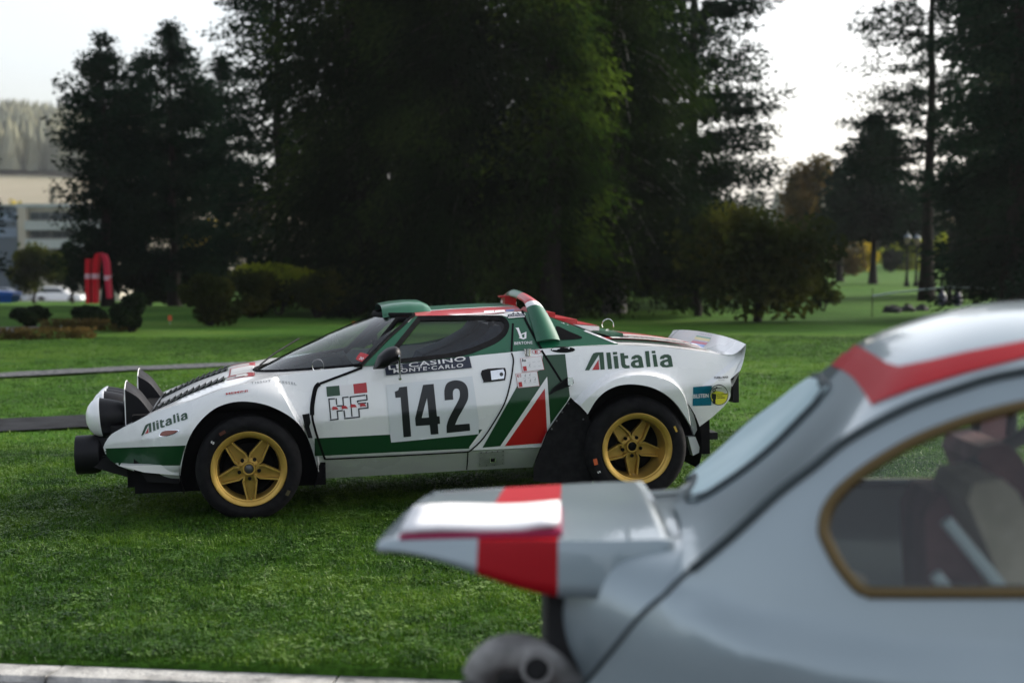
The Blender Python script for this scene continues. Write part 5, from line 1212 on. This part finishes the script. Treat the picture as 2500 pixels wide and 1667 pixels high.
mb = MB(); mb.box((-.82,.28,.06),(-.60,1.32,.17)); mb.box((-.74,.20,.12),(-.62,1.40,.24)); mb.build("lamp_mount", M_black, rally)
for y in (.33, 1.27):
    (xa, za), (xb_, zb_) = at(185, 1063, .33), at(187, 1157, .33); r = (za-zb_)/2; c = (xa, y, (za+zb_)/2)
    mb = MB(); mb.lathe([(r*.86,.012),(r*.98,.0),(r,.004),(r,.10),(r*.92,.128),(r*.5,.15),(0,.155)], 36, 'x', c); o = make("low_lamp", mb.v, mb.f, M_black, rally, 35)
    mb = MB(); mb.lathe([(0,.004),(r*.5,.006),(r*.87,.014)], 28, 'x', c); make("lens", mb.v, mb.f, M_lens, o, 50)
mb = MB(); mb.box((-.86,.26,-.0),(-.62,1.34,.07)); mb.prism([(-.86,.02),(-.68,.12),(-.60,.12),(-.55,-.09),(-.66,-.05)], .24, 1.36); mb.build("front_bumper", M_black, rally)
# grille slats on the nose edge
mb = MB()
for i in range(4):
    a = at3(258+5*i, 1084-8*i, .21); mb.tube([tuple(a), (a[0], 1.39, a[2])], .004, 5)
mb.build("nose_grille", M_black, rally)
# chin
mb = MB(); q = [at(u, v, .12) for u, v in ((292,1136),(438,1134),(437,1174),(362,1174),(345,1165))]
V, F = [], []
lo = [at(u, v, .10) for u, v in ((292,1136),(440,1134),(439,1160),(352,1152))]
mb.prism(lo, .09, 1.51); mb.build("chin_panel", M_stripewhite, rally)
mb = MB(); lo = [at(u, v, .16) for u, v in ((345,1150),(440,1158),(438,1178),(360,1174))]; mb.prism(lo, .13, 1.47); mb.build("skid_plate", M_black, rally)
# side marker
mk = smooth_line(R1((865,590),(885,560),(930,545),(1037,542),(1030,558),(990,578),(930,596),(885,600)), 3, True)
mo = stick("side_marker", [mk], T_side, M_chrome, rally, .003, 4)
cm = np.mean(mk, 0); stick("marker_lens", [[tuple(cm + (np.array(p)-cm)*.86) for p in mk]], T_side, M_amber, mo, .009, 4)
# rubber hold-downs
def strap(pts, y0, name="hold_down"):
    q = [at(u, v, y0) for u, v in pts]; mb = MB(); mb.prism(q, y0-.02, y0+.01); mb.build(name, M_rubber, rally)
strap([(738,1012),(755,1009),(758,1030),(755,1040),(763,1068),(752,1068),(743,1038)], .03)
strap([(1370,932),(1385,921),(1398,925),(1399,935),(1388,942),(1360,952),(1341,962),(1350,948)], .01)
mb = MB(); p = at3(1392,930,-.01); mb.box((p[0]-.016,-.025,p[2]-.022),(p[0]+.014,-.005,p[2]+.022)); mb.build("clip", M_chrome, rally)
# louvres of the bonnet
T_h = bvh(hood)
def louvre_row(y, n, x0, x1, w):
    mb = MB()
    for i in range(n):
        x = x0 + (x1-x0)*i/(n-1)
        a = T_h.ray_cast(Vector((x, y, 1)), Vector((0,0,-1)))[0]; b = T_h.ray_cast(Vector((x+.030, y, 1)), Vector((0,0,-1)))[0]
        if a is None or b is None: continue
        mb.add([(a.x, y-w/2, a.z+.001),(a.x, y+w/2, a.z+.001),(b.x, y+w/2, b.z+.014),(b.x, y-w/2, b.z+.014),(b.x, y+w/2, b.z+.001),(b.x, y-w/2, b.z+.001)], [(0,1,2,3)[::-1],(3,2,4,5)[::-1],(0,3,5),(1,4,2)])
    return mb
def hood_film(name, y0, y1, x0, x1, mat, off):
    V = []; n, m = 26, 4
    for i in range(n+1):
        for j in range(m+1):
            x = x0+(x1-x0)*i/n; y = y0+(y1-y0)*j/m; h = T_h.ray_cast(Vector((x, y, 1)), Vector((0,0,-1)))
            V.append((x, y, (h[0].z if h[0] else .4)+off))
    make(name, V, [(i*(m+1)+j, (i+1)*(m+1)+j, (i+1)*(m+1)+j+1, i*(m+1)+j+1) for i in range(n) for j in range(m)], mat, rally, 60)
for y in (.36, .50, 1.10, 1.24):
    hood_film("bonnet_film", y-.055, y+.055, -.55, -.12, M_dkgreen, .0015); louvre_row(y, 12, -.54, -.16, .10).build("bonnet_louvre", M_black, rally)
hood_film("bonnet_film", .30, 1.30, -.11, .045, M_red, .002); hood_film("bonnet_film", .55, 1.05, -.10, .04, M_stripewhite, .0035); 
hood_film("bonnet_film", .33, .50, -.06, .0, M_stripewhite, .0035)
# wiper, bonnet cable loop
mb = MB(); p0 = at3(642,906,.8); mb.tube([tuple(p0 + np.array([0,0,-.05])), tuple(p0)], .014, 8); mb.tube([tuple(p0), tuple(at3(660,889,.85)), tuple(at3(700,868,.9)), tuple(at3(757,850,1.0))], [.012,.008,.006,.005], 6)
mb.tube([tuple(WS_B(.02) + np.array([.03,0,.03])), tuple(WS_B(.15)+np.array([.10,0,.085])), tuple(WS_B(.35) + np.array([.20,0,.16]))], .005, 6); mb.build("wiper", M_black, rally, 40)
mb = MB(); p0 = at3(784,908,.14); mb.tube([tuple(p0 + np.array([.032*cos(a)-.016, 0, .036+.036*sin(a)])) for a in np.linspace(-1.2, 2*pi-2.0, 18)], .0019, 5); mb.tube([tuple(p0+np.array([0,0,-.01])), tuple(p0+np.array([.0,0,.02]))], .006, 8); mb.build("bonnet_pin", M_chrome, rally, 40)
# mirror
mp = smooth_line(R3((110,800),(200,720),(290,688),(340,700),(368,750),(372,830)), 4) + R3((300,870),(230,905),(180,940),(55,946))
q = [at(u, v, -.03) for u, v in mp]; cq = np.mean(q, 0); V = []; F = []
offs = [(1.0,-.01),(1.0,.05),(.93,-.045),(.70,-.07),(.3,-.085)]
rings = [[(cq[0]+(x-cq[0])*k, -.03+o, cq[1]+(z-cq[1])*k) for x, z in q] for k, o in [(.97,.06),(1.0,.03),(1.0,-.01),(.92,-.04),(.68,-.062),(.3,-.074)]]
nq = len(q)
for r in rings: V += r
for i in range(len(rings)-1):
    for j in range(nq): F.append((i*nq+j, i*nq+(j+1)%nq, (i+1)*nq+(j+1)%nq, (i+1)*nq+j))
F.append(tuple(range((len(rings)-1)*nq, len(rings)*nq))); F.append(tuple(range(nq))[::-1])
make("door_mirror", V, F, M_black, rally, 40)
V = [(a, 2*YC-b, c) for a, b, c in V]; make("door_mirror", V, [f[::-1] for f in F], M_black, rally, 40)
mb = MB(); a, b = at3(975,869,-.11), at3(976.5,924,.02); mb.tube([tuple(a), tuple(b)], .0055, 8); mb.lathe([(0,-.008),(.009,-.006),(.009,.02)], 10, 'y', tuple(b)); mb.tube([tuple(a), tuple(a+np.array([0,.07,0]))], .007, 6); mb.build("mirror_rod", M_chrome, rally, 40)
# door handle
hp = smooth_line(R3((1300,960),(1540,932),(1570,945),(1578,1000),(1565,1068),(1545,1075),(1330,1098),(1318,1085)), 3, True)
hd = stick("door_handle", [hp], T_side, M_black, rally, .004, 5)
stick("handle_flap", [R3((1398,968),(1545,948),(1560,985),(1552,1055),(1410,1072))], T_side, M_chrome, hd, .008, 5)
x, z = on_side(*R3((1522,1002))[0]); mb = MB(); mb.lathe([(0,-.002),(.010,-.002),(.011,.006)], 16, 'y', (x, side_y(x, z)-.012, z)); make("lock", mb.v, mb.f, M_steel, hd, 50)
# filler neck
x, z = on_side(*R5((318,585))[0]); mb = MB(); y = side_y(x, z); mb.lathe([(.021,-.02),(.021,.014),(.024,.016),(.024,.020),(.018,.020),(.018,.0)], 24, 'z', (x, y+.006, z+.004)); make("filler_neck", mb.v, mb.f, M_chrome, rally, 40)
# jack plate on the sill
jp = R4((1815,938),(2062,920),(2060,1058),(1800,1085)); jo = stick("jack_plate", [jp], T_side, noisy(principled("plate_grey", (.5,.52,.5), .4, coat=.2), (.45,.47,.45), (.58,.6,.58), 20), rally, .004, 6)
x, z = on_side(*R4((1938,1010))[0]); y = side_y(x, z)
mb = MB(); mb.box((x-.014,y-.022,z-.016),(x+.014,y-.004,z-.012)); mb.box((x-.014,y-.022,z+.012),(x+.014,y-.004,z+.016)); mb.box((x-.016,y-.022,z-.016),(x-.012,y-.004,z+.016)); mb.box((x+.012,y-.022,z-.016),(x+.016,y-.004,z+.016)); make("jack_socket", mb.v, mb.f, M_chrome, jo)
mb = MB(); mb.box((x-.012,y-.012,z-.012),(x+.012,y-.006,z+.012)); make("socket_hole", mb.v, mb.f, M_void, jo)
mb = MB()
for p in ((1825,942),(1880,938),(1938,934),(1995,930),(2050,926),(2048,968),(2046,1010),(2044,1050),(1818,1000),(1812,1060),(1880,1070),(1960,1066)):
    x, z = on_side(*R4(p)[0]); mb.lathe([(0,-.004),(.003,-.003),(.004,0)], 6, 'y', (x, side_y(x, z)-.004, z))
make("rivet", mb.v, mb.f, M_steel, jo, 60)
# windscreen sticker
stick("windscreen_sticker", [smooth_line(R2((1582,1045),(1640,955),(1660,948),(1760,978),(1766,1000),(1690,1085),(1670,1082)), 2, True)], T_scr, M_carred, rally, .003, 4)
letter("windscreen_sticker", "20", R2((1625,1045))[0], R2((1680,1062))[0], R2((1650,1008))[0], T_scr, M_paper, rally, .004, .02)
# cabin inside: dark tub, two seats, roll bar
mb = MB(); mb.box((.45,.14,.05),(1.5,1.46,.40)); mb.box((1.50,.42,.3),(1.56,1.18,.74)); mb.build("cabin_floor", M_void, rally)
mb = MB(); mb.prism([(.14,.40),(.55,.52),(.62,.50),(.66,.40)], .2, 1.4); mb.build("dashboard", M_void, rally)
for y in (.34, .86):
    mb = MB(); mb.prism([(.98,.38),(1.06,.53),(1.22,.585),(1.36,.66),(1.41,.72),(1.46,.72),(1.47,.68),(1.44,.40)], y, y+.40); mb.build("bucket_seat", M_navyseat, rally, 30)
mb = MB()
for y in (.36, 1.24): mb.tube([(1.36,y,.3),(1.40,y,.55),(1.42,y+(.06 if y < .8 else -.06),.77)], .019, 8)
mb.tube([(1.42,.42,.77),(1.42,1.18,.77)], .019, 8); mb.tube([(.62,.16,.52),(.86,.36,.77),(1.42,.42,.77)], .017, 8); mb.tube([(.62,1.44,.52),(.86,1.24,.77),(1.42,1.18,.77)], .017, 8)
mb.build("roll_cage", M_void, rally, 50)
mb = MB(); mb.lathe([(.155,-.012),(.165,0),(.155,.012),(.145,0),(.155,-.012)], 28, 'x', (.80,.52,.50), M=Matrix.Rotation(radians(-25),4,'Y')); mb.build("steering_wheel", M_void, rally, 60)
# =================================================================== small grey white car in front, engine lid propped open
FYC = 3.27
F_YAW = radians(6.5)                              # the little car is parked slightly askew to the kerb
def fmir(p):                                      # reflect in its own centre plane
    dx, dy = cos(F_YAW), -sin(F_YAW); vx, vy = p[0] - .30, p[1] - FYC; k = 2*(dx*vx + dy*vy)
    return (.30 + k*dx - vx, FYC + k*dy - vy, p[2])
def fcen(x): return FYC - math.tan(F_YAW)*(x - .30)
small = empty("small_car", Matrix.Identity(4), label="pearl white small rounded car with red roof stripe and its engine lid propped open", cat="car")
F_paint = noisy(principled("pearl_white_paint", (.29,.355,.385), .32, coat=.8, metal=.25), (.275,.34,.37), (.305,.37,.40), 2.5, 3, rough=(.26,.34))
F_red = principled("tape_red", (.36,.006,.012), .45, spec=.16)
F_seal = principled("window_rubber", (.060,.076,.082), .8, spec=.15)
F_brass = principled("brass_trim", (.13,.088,.032), .55, metal=.4)
F_glass = glass("small_car_glass", (.91,.94,.91), .008)
F_rear = noisy(principled("rear_glass_painted_sky", (.34,.46,.50), .9, spec=.0), (.38,.49,.52), (.50,.61,.635), 3, 3)  # matte pale colour stands in for the sky reflected in the rear window
F_dark = principled("small_car_interior", (.014,.014,.015), .8)
F_beige = noisy(principled("seat_beige", (.30,.27,.21), .8), (.25,.225,.17), (.35,.31,.25), 12)
F_maroon = noisy(principled("seat_maroon", (.11,.03,.035), .8), (.07,.018,.022), (.17,.06,.07), 9)
F_belt = principled("belt_grey", (.35,.42,.46), .6)
F_cast = noisy(principled("cast_grey", (.22,.215,.21), .6, metal=.2), (.14,.137,.132), (.50,.485,.47), 9, 5)
_fp = np.array(smooth_line([(-.1,.62),(.08,.34),(.14,.26),(.22,.18),(.32,.11),(.45,.055),(.62,.02),(.85,.0),(1.6,-.005),(2.3,.0),(2.7,.06),(2.95,.2),(3.08,.42)], 5))
def fiat_y(x, z):
    p = float(np.interp(x, _fp[:,0], _fp[:,1])); y = 2.60 + p - math.tan(F_YAW)*(x - .30)
    y += .28*max(0, z-.66) + .12*max(0, z-.66)**2
    ln = float(np.interp(x, [.25,.40,.55,.75,1.0,3.0], [.80,.735,.70,.682,.676,.674]))
    y -= .030*smooth01((ln - z)/.035)*smooth01((x-.16)/.3)
    y += .10*max(0, .45-z)**1.5
    return y
def on_small(u, v):
    y = 2.7
    for _ in range(12):
        p = at_depth(u, v, y); y = .4*y + .6*fiat_y(p[0], p[2])
    p = at_depth(u, v, y); return (p[0], p[2])
D_px = [(1425.5,1667),(1552,1514),(1640,1432),(1687,1388),(1799,1294),(1896,1204),(1983,1138),(2066,1072),(2190,1003),(2315,954),(2500,904)]
D_xz = [on_small(*p) for p in D_px]
D_low = [(D_xz[0][0]-.05, D_xz[0][1]-.06), (D_xz[0][0]-.09, .12)]
D_ext = [(1.30,1.228),(1.55,1.242),(1.80,1.215),(1.93,1.16),(2.10,1.00),(2.28,.80)]
D_full = D_xz + D_ext

win_o = [(2008,1285),(2020,1240),(2050,1200),(2087,1166),(2150,1122),(2232,1076),(2315,1042),(2398,1015),(2500,990),(2620,972),(2700,965)]
win_l = [(2700,1448),(2500,1447),(2149,1447),(2116,1444),(2087,1427),(2045,1373),(2012,1308)]
fwin = [on_small(*p) for p in smooth_line(win_o, 3)] + [on_small(*p) for p in smooth_line(win_l, 3)]
dwx = fwin[len(fwin)//2][0]; xr = max(p[0] for p in fwin)
dwin = [(xr+.07,1.125),(xr+.25,1.15),(1.75,1.14),(1.86,1.09),(2.05,.92),(2.10,.80),(2.05,.765),(xr+.07,.765)]
archF = [(.62+.33*cos(a), .115+.33*sin(a)) for a in np.linspace(pi+.35, -.35, 26)]
archG = [(2.52+.33*cos(a), .115+.33*sin(a)) for a in np.linspace(pi+.35, -.35, 26)]
out_f = [D_low[1], D_low[0]] + [tuple(p) for p in smooth_line(D_full, 4)] + [(2.6,.77),(2.9,.70),(3.06,.55),(3.08,.30),(3.0,.05)] + archG[::-1] + [(2.1,.0),(1.0,.0)] + archF[::-1]
V2, F2 = fill([out_f, fwin, dwin], .035)
P2 = [(x, fiat_y(x, z), z) for x, z in V2]
def orient(V2, F2):
    o = []
    for f in F2:
        a, b_, c = (V2[i] for i in f[:3]); o.append(f if (b_[0]-a[0])*(c[1]-a[1]) - (b_[1]-a[1])*(c[0]-a[0]) > 0 else f[::-1])
    return o
F2 = orient(V2, F2)
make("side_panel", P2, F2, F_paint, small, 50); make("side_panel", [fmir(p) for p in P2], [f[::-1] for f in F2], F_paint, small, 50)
# windows with brass frames
for lp, nm in ((fwin, "quarter_window"), (dwin, "door_window")):
    V3, F3 = fill([lp], .06); F3 = orient(V3, F3)
    for far in (0, 1):
        Pq = [(x, fiat_y(x, z) + .010, z) for x, z in V3]; g = make(nm, [fmir(p) for p in Pq] if far else Pq, [f[::-1] for f in F3] if far else F3, F_glass, small, 60)
        ln = densify(lp, .03); tb = [(x, fiat_y(x, z) - .002, z) for x, z in ln]; tb = [fmir(p) for p in tb] if far else tb
        mb = MB(); mb.tube(tb + tb[:1], .0115, 8, cap=False); mb.build("window_trim", F_brass, g, 60)
        tb = [(x, fiat_y(x, z) + .012, z) for x, z in ln]; tb = [fmir(p) for p in tb] if far else tb
        mb = MB(); mb.tube(tb + tb[:1], .013, 6, cap=False); mb.build("window_rubber", F_seal, g, 60)
# drip rail and rear seam
dl = [(x, fiat_y(x, z) - .004, z) for x, z in smooth_line(D_full[3:], 4)]; mb = MB(); mb.tube(dl, .0095, 6); mb.build("drip_rail", F_seal, small, 60)
mb = MB(); mb.tube([fmir(p) for p in dl], .0085, 6); mb.build("drip_rail", F_seal, small, 60)
dl = [(x, fiat_y(x, z) - .001, z) for x, z in smooth_line([D_low[1], D_low[0]] + D_full[:4], 4)]; mb = MB(); mb.tube(dl, .0055, 6); mb.build("body_seam", F_seal, small, 60)
# roof with rear pillars
Dr = [np.array([x, fiat_y(x, z), z]) for x, z in smooth_line(D_full[2:], 5)]
Cr_ = smooth_line([(.37,.833),(.447,.870),(.577,.970),(.722,1.124),(.80,1.203),(.895,1.246),(1.036,1.288),(1.177,1.304),(1.5,1.32),(1.75,1.30),(1.93,1.235),(2.08,1.08),(2.36,.80)], 5)
Cr3 = [np.array([x, fcen(x), z]) for x, z in Cr_]
RK, RX = 3.4, 2.6
NR, NSg = 90, 22
def knots(L, w):                                 # even out matching positions on the two edges
    return lambda t: along(L, t)
aD, aC = knots(Dr, 0), knots(Cr3, 0)
def pick(L, xs): 
    L = np.array(L); return lambda x: np.array([np.interp(x, L[:,0], L[:,k]) for k in range(3)])
dX, cX = pick(Dr, 0), pick(Cr3, 0)
tD = [.0,.06,.16,.30,.44,.60,.80,1.0]; 
def rowD(t): return dX(Dr[0][0] + (Dr[-1][0]-Dr[0][0])*t)
def rowC(t): return cX(Cr3[0][0] + (Cr3[-1][0]-Cr3[0][0])*t)
def roof_pt(t, s):
    a, c = rowD(t), rowC(t); q = a + (c - a)*s; k = 1 - (1-s)**RK; q[2] = a[2] + (c[2]-a[2])*k; q[0] = a[0] + (c[0]-a[0])*(1-(1-s)**RX); return q
rv2 = []
for i in range(NR+1):
    for j in range(2*NSg+1):
        s = j/NSg
        if s <= 1: p = roof_pt(i/NR, s); rv2.append(tuple(p))
        else: rv2.append(fmir(roof_pt(i/NR, 2 - s)))
w_ = 2*NSg+1
# leave the windscreen out: rows past t=.80
tmax = int(NR*.80)
f_roof = [(i*w_+j, i*w_+j+1, (i+1)*w_+j+1, (i+1)*w_+j) for i in range(tmax) for j in range(2*NSg)]
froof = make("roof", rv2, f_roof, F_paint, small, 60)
f_ws = [(i*w_+j, i*w_+j+1, (i+1)*w_+j+1, (i+1)*w_+j) for i in range(tmax, NR) for j in range(3, 2*NSg-3)]
make("windscreen", rv2, f_ws, F_glass, small, 60); f_p = [(i*w_+j, i*w_+j+1, (i+1)*w_+j+1, (i+1)*w_+j) for i in range(tmax, NR) for j in list(range(3)) + list(range(2*NSg-3, 2*NSg))]
make("windscreen_pillars", rv2, f_p, F_paint, small, 60)
# rear window, laid into the slope
t0_, t1_, s0_, s1_ = .020, .170, .84, 1.97
def rw(t, s, off): 
    p = roof_pt(t, s) if s <= 1 else np.array(fmir(roof_pt(t, 2-s))); 
    return p + np.array([-.62, 0, .78])*off
m1, m2 = 44, 60; V3 = []
for i in range(m1+1):
    for j in range(m2+1):
        f = i/m1; s = s0_ + (s1_ - s0_)*j/m2
        V3.append(tuple(rw(t0_ + (t1_-t0_)*f, s, .009)))
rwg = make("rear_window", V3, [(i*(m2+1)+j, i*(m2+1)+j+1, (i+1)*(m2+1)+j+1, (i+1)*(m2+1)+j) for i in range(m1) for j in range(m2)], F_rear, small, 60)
bd = [rw(t0_, s, .003) for s in np.linspace(1.7, s0_+.07, 14)] + [rw(t0_ + (t1_-t0_)*f, s0_, .003) for f in np.linspace(.10, .90, 10)] + [rw(t1_, s, .003) for s in np.linspace(s0_+.07, 1.7, 14)]
bd = [tuple(p) for p in smooth_line(bd, 2)]; mb = MB(); mb.tube(bd, .011, 8); mb.build("rear_window_rubber", F_seal, small, 60)
# rear quarter: shoulders rolling over to the engine opening
def rq(x):
    yp = 2.612 + float(np.interp(x, _fp[:,0], _fp[:,1])) - math.tan(F_YAW)*(x - .30)
    return [(yp+.30,.10),(yp+.17,.32),(yp+.075,.50),(yp+.02,.61),(yp+.020,.69),(yp+.06,.757),(yp+.12,.793),(yp+.20,.808),(yp+.30,.812)]
V3 = []; st = np.linspace(.088, .62, 22); k = 0
for x in st:
    c = smooth_line(rq(x), 4); k = len(c)
    for y, z in c: V3.append((x + .030*max(0,(.80-z)) if x < .2 else x, y + .006, z - .02*max(0, x-.4)))
F3 = [(i*k+j, i*k+j+1, (i+1)*k+j+1, (i+1)*k+j) for i in range(len(st)-1) for j in range(k-1)]
make("rear_wing", V3, [f[::-1] for f in F3], F_paint, small, 60); make("rear_wing", [fmir(p) for p in V3], F3, F_paint, small, 60)
V3 = []
for x in np.linspace(.20, .62, 8):
    for s in np.linspace(0, 1, 12): y0_ = 2.90 + float(np.interp(x, _fp[:,0], _fp[:,1])) - math.tan(F_YAW)*(x - .30); q = fmir((x, y0_, 0)); V3.append((x + (q[0]-x)*s, y0_ + (q[1]-y0_)*s, .807 + .012*sin(pi*s)))
make("scuttle", V3, [(i*12+j, i*12+j+1, (i+1)*12+j+1, (i+1)*12+j) for i in range(7) for j in range(11)], F_paint, small, 60)
mb = MB(); mb.box((.30,2.9,.05),(.34,3.64,.80)); mb.build("bulkhead", F_dark, small)
# engine lid, propped level; red stripe where its crossing band lies
xs_l = np.r_[np.linspace(-.285,-.078,8), np.linspace(-.074,.094,8), np.linspace(.098,.335,8)]
def lid_pt(x, s):                                # s -1 near .. 1 far
    f = (x + .285)/.62; hwid = .335 + .075*min(1, f*1.3); x2 = x + (.09*(s+1)/2)*(1-f)
    e = abs(s); z = .806 + .012*(1 - e**2) + .016*f
    sk = (.012 + .10*smooth01(f*1.5))
    if e > .9: z -= sk*((e-.9)/.1)**1.3
    y = FYC + hwid*(s if e <= .9 else math.copysign(.9 + (e-.9)*.55, s))
    return (x2, y, z)
ss = np.r_[np.linspace(-1,-.9,6), np.linspace(-.85,.85,18), np.linspace(.9,1,6)]
V3 = [lid_pt(x, s) for x in xs_l for s in ss]; n_ = len(ss)
F3, mi = [], []
for i in range(len(xs_l)-1):
    for j in range(n_-1): F3.append((i*n_+j, (i+1)*n_+j, (i+1)*n_+j+1, i*n_+j+1)); mi.append(1 if 8 <= i <= 14 else 0)
lid = make("engine_lid", V3, F3, None, small, 60, mats=[F_paint, F_red], fmat=mi)
sol = lid.modifiers.new("thickness", 'SOLIDIFY'); sol.thickness = .014; sol.offset = -1
for y in (3.0, 3.54): mb = MB(); mb.tube([(.13,y,.79),(.22,y,.52)], .007, 6); mb.build("lid_prop", F_cast, small, 60)
# roof stripes of red tape (traced on the visible side)
T_fr = bvh(froof); 
def stick_w(name, loops, tree, mat, parent, off, d):
    V, F = fill(loops, d); P = []; bad = set()
    for i, (u, v) in enumerate(V):
        r = Vector(ray(u, v)).normalized(); h = tree.ray_cast(Vector(CAM0), r)
        if h[0] is None: bad.add(i); P.append((0,0,0)); continue
        n = h[1] if h[1].dot(r) < 0 else -h[1]; P.append(tuple(h[0] + n*off))
    F = [f for f in F if not bad & set(f)]
    return make(name, P, F, mat, parent, 60) if F else None
R9 = crop(1900,850,.41465)
stick_w("red_stripe", [smooth_line(R9((205,72),(330,110),(430,165),(500,250),(550,338)), 4) + R9((800,242),(1100,152),(1447,62),(1700,15)) + R9((1700,-75),(1447,-38),(1100,28),(900,75),(710,112)) + smooth_line(R9((640,90),(560,40),(470,-8),(420,-22)), 3) + R9((330,8))], T_fr, F_red, small, .003, 8)
# interior
mb = MB(); mb.box((.40,2.82,.05),(2.2,3.72,.30)); mb.build("floor", F_dark, small)
mb = MB(); mb.prism([(.42,.30),(.50,.76),(.62,.74),(.72,.46),(.95,.42),(.95,.30)], 2.82, 3.72); mb.build("rear_seat", F_dark, small, 30)
def seat(y0, y1, x0, mat, name):
    mb = MB(); mb.prism([(x0+.36,.42),(x0+.22,.45),(x0+.02,.91),(x0+.03,.945),(x0+.09,.955),(x0+.12,.93),(x0+.34,.56),(x0+.70,.56),(x0+.72,.45)], y0, y1); return mb.build(name, mat, small, 30)
seat(2.86, 3.10, .905, F_beige, "front_seat"); seat(3.40, 3.68, 1.10, F_maroon, "front_seat")
mb = MB(); mb.prism([(.90,.62),(.885,.85),(.91,.895),(.96,.90),(1.04,.74),(1.02,.60)], 3.02, 3.22); mb.build("maroon_cushion", F_maroon, small, 30)
mb = MB()
for a, b_ in (((.875,2.84,.875),(1.03,2.84,.69)), ((.855,2.84,.765),(.925,2.84,.68))): mb.tube([a, b_], .014, 6)
mb.build("harness_belt", F_belt, small, 60)
mb = MB(); mb.tube([(1.62,3.64,1.115),(1.02,3.37,.86)], .02, 8); mb.tube([(1.42,2.88,1.14),(1.42,3.66,1.14)], .02, 8); mb.tube([(1.42,2.86,.2),(1.42,2.88,1.14)], .02, 8); mb.build("roll_bar", F_dark, small, 60)
mb = MB(); mb.lathe([(0,.60),(.055,.62),(.075,.68),(.05,.73),(0,.745)], 14, 'z', (.70,2.98,0)); mb.build("pale_bag", F_beige, small, 60)
# engine
mb = MB(); mb.box((.075,2.96,.15),(.30,3.58,.74)); mb.build("engine_block", F_dark, small)
mb = MB(); pp = smooth_line([(.14,2.98,.49),(.06,2.97,.555),(-.02,2.975,.565),(-.072,2.99,.51),(-.078,3.0,.41),(-.05,3.03,.28)], 4); mb.tube([tuple(p) for p in pp], list(np.interp(np.linspace(0,1,len(pp)), [0,.3,.6,1], [.034,.040,.036,.028])), 20); el = mb.build("intake_elbow", F_cast, small, 50); mb = MB(); mb.lathe([(0,-.004),(.022,-.002),(.026,.006)], 16, "y", (.052,2.925,.545)); mb.build("intake_mouth", F_dark, el, 50); mb = MB(); mb.lathe([(.026,.002),(.026,-.008),(.033,-.008),(.035,.01)], 20, "y", (.052,2.925,.545)); mb.build("mouth_ring", F_cast, el, 50)
mb = MB(); mb.lathe([(0,-.10),(.13,-.10),(.15,-.06),(.15,.06),(0,.07)], 24, 'x', (.02,3.34,.30)); mb.build("fan_housing", F_dark, small, 40)
mb = MB(); mb.prism([(-.055,.20),(-.06,.42),(-.03,.50),(.05,.515),(.10,.48),(.10,.20)], 2.985, 3.16); mb.build('air_box', F_dark, small, 30)
mb = MB(); mb.tube([(-.12,3.0,.16),(-.10,3.1,.16),(-.10,3.5,.16)], .03, 8); mb.build("rear_bumper", F_cast, small, 50)
mb = MB(); mb.lathe([(0,-.02),(.05,-.02),(.055,.03)], 16, 'x', (.075,2.92,.36)); mb.build("tail_lamp", F_red, small, 50)
# wheels
for x in (.62, 2.52):
    for far in (0, 1):
        mb = MB(); mb.lathe([tuple(p) for p in smooth_line([(.17,.02),(.18,.0),(.235,-.012),(.275,.0),(.285,.03),(.285,.12),(.27,.16),(.18,.15)], 2)], 36); w = mb.build("wheel", M_rubber, small, 60)
        wy = 2.615 - math.tan(F_YAW)*(x - .30); q = fmir((x, wy, 0)); w.location = (q[0] if far else x, q[1] if far else wy, .115); w.rotation_euler = (0, 0, (pi if far else 0) - F_YAW)
        mb = MB(); mb.lathe([(0,.03),(.05,.025),(.06,.04),(.13,.05),(.165,.02),(.178,.005),(.18,.02)], 32); mb.build("rim", F_cast, w, 50)
# front end closing panels (beyond the picture)
V3 = []; hx = [(2.36,.81),(2.6,.79),(2.9,.72),(3.07,.56),(3.10,.30),(3.02,.04)]
for x, z in hx:
    y0_ = fiat_y(min(x,3.06), z); q = fmir((x, y0_, 0)); V3 += [(x + (q[0]-x)*s, y0_ + (q[1]-y0_)*s, z + .05*sin(pi*s)*(1 if z > .5 else 0)) for s in np.linspace(0,1,12)]
make("front_hood", V3, [(i*12+j, i*12+j+1, (i+1)*12+j+1, (i+1)*12+j) for i in range(len(hx)-1) for j in range(11)], F_paint, small, 60)
# papers left on the lid
pm = noisy(principled("paper_white", (.80,.80,.81), .6), (.77,.77,.79), (.82,.82,.83), 3); pr = principled("folder_edge", (.38,.03,.10), .5)
pa = empty("paper_folder", Matrix.Translation((-.055, 3.09, .829)), label="white papers in a red edged folder lying on the open engine lid", cat="folder")
Mx = Matrix.Rotation(radians(-2.0), 4, 'Y') @ Matrix.Rotation(radians(-2), 4, 'Z')
mb = MB(); mb.box((-.178,-.135,-.012),(.165,.15,-.002), M=Mx); mb.build("folder_cover", pr, pa)
mb = MB(); V3 = []
for i in range(9):
    for j in range(5):
        a, c = -.176 + .336*i/8, -.130 + .275*j/4; V3.append(tuple(Mx @ Vector((a, c, .010 + .003*sin(i*.9) + (.004 if j == 0 and i > 6 else 0)))))
n0 = len(V3); 
F3 = [(i*5+j, (i+1)*5+j, (i+1)*5+j+1, i*5+j+1) for i in range(8) for j in range(4)]
o = make("paper_stack", V3, F3, pm, pa, 60); so = o.modifiers.new("thickness", 'SOLIDIFY'); so.thickness = .011; so.offset = -1
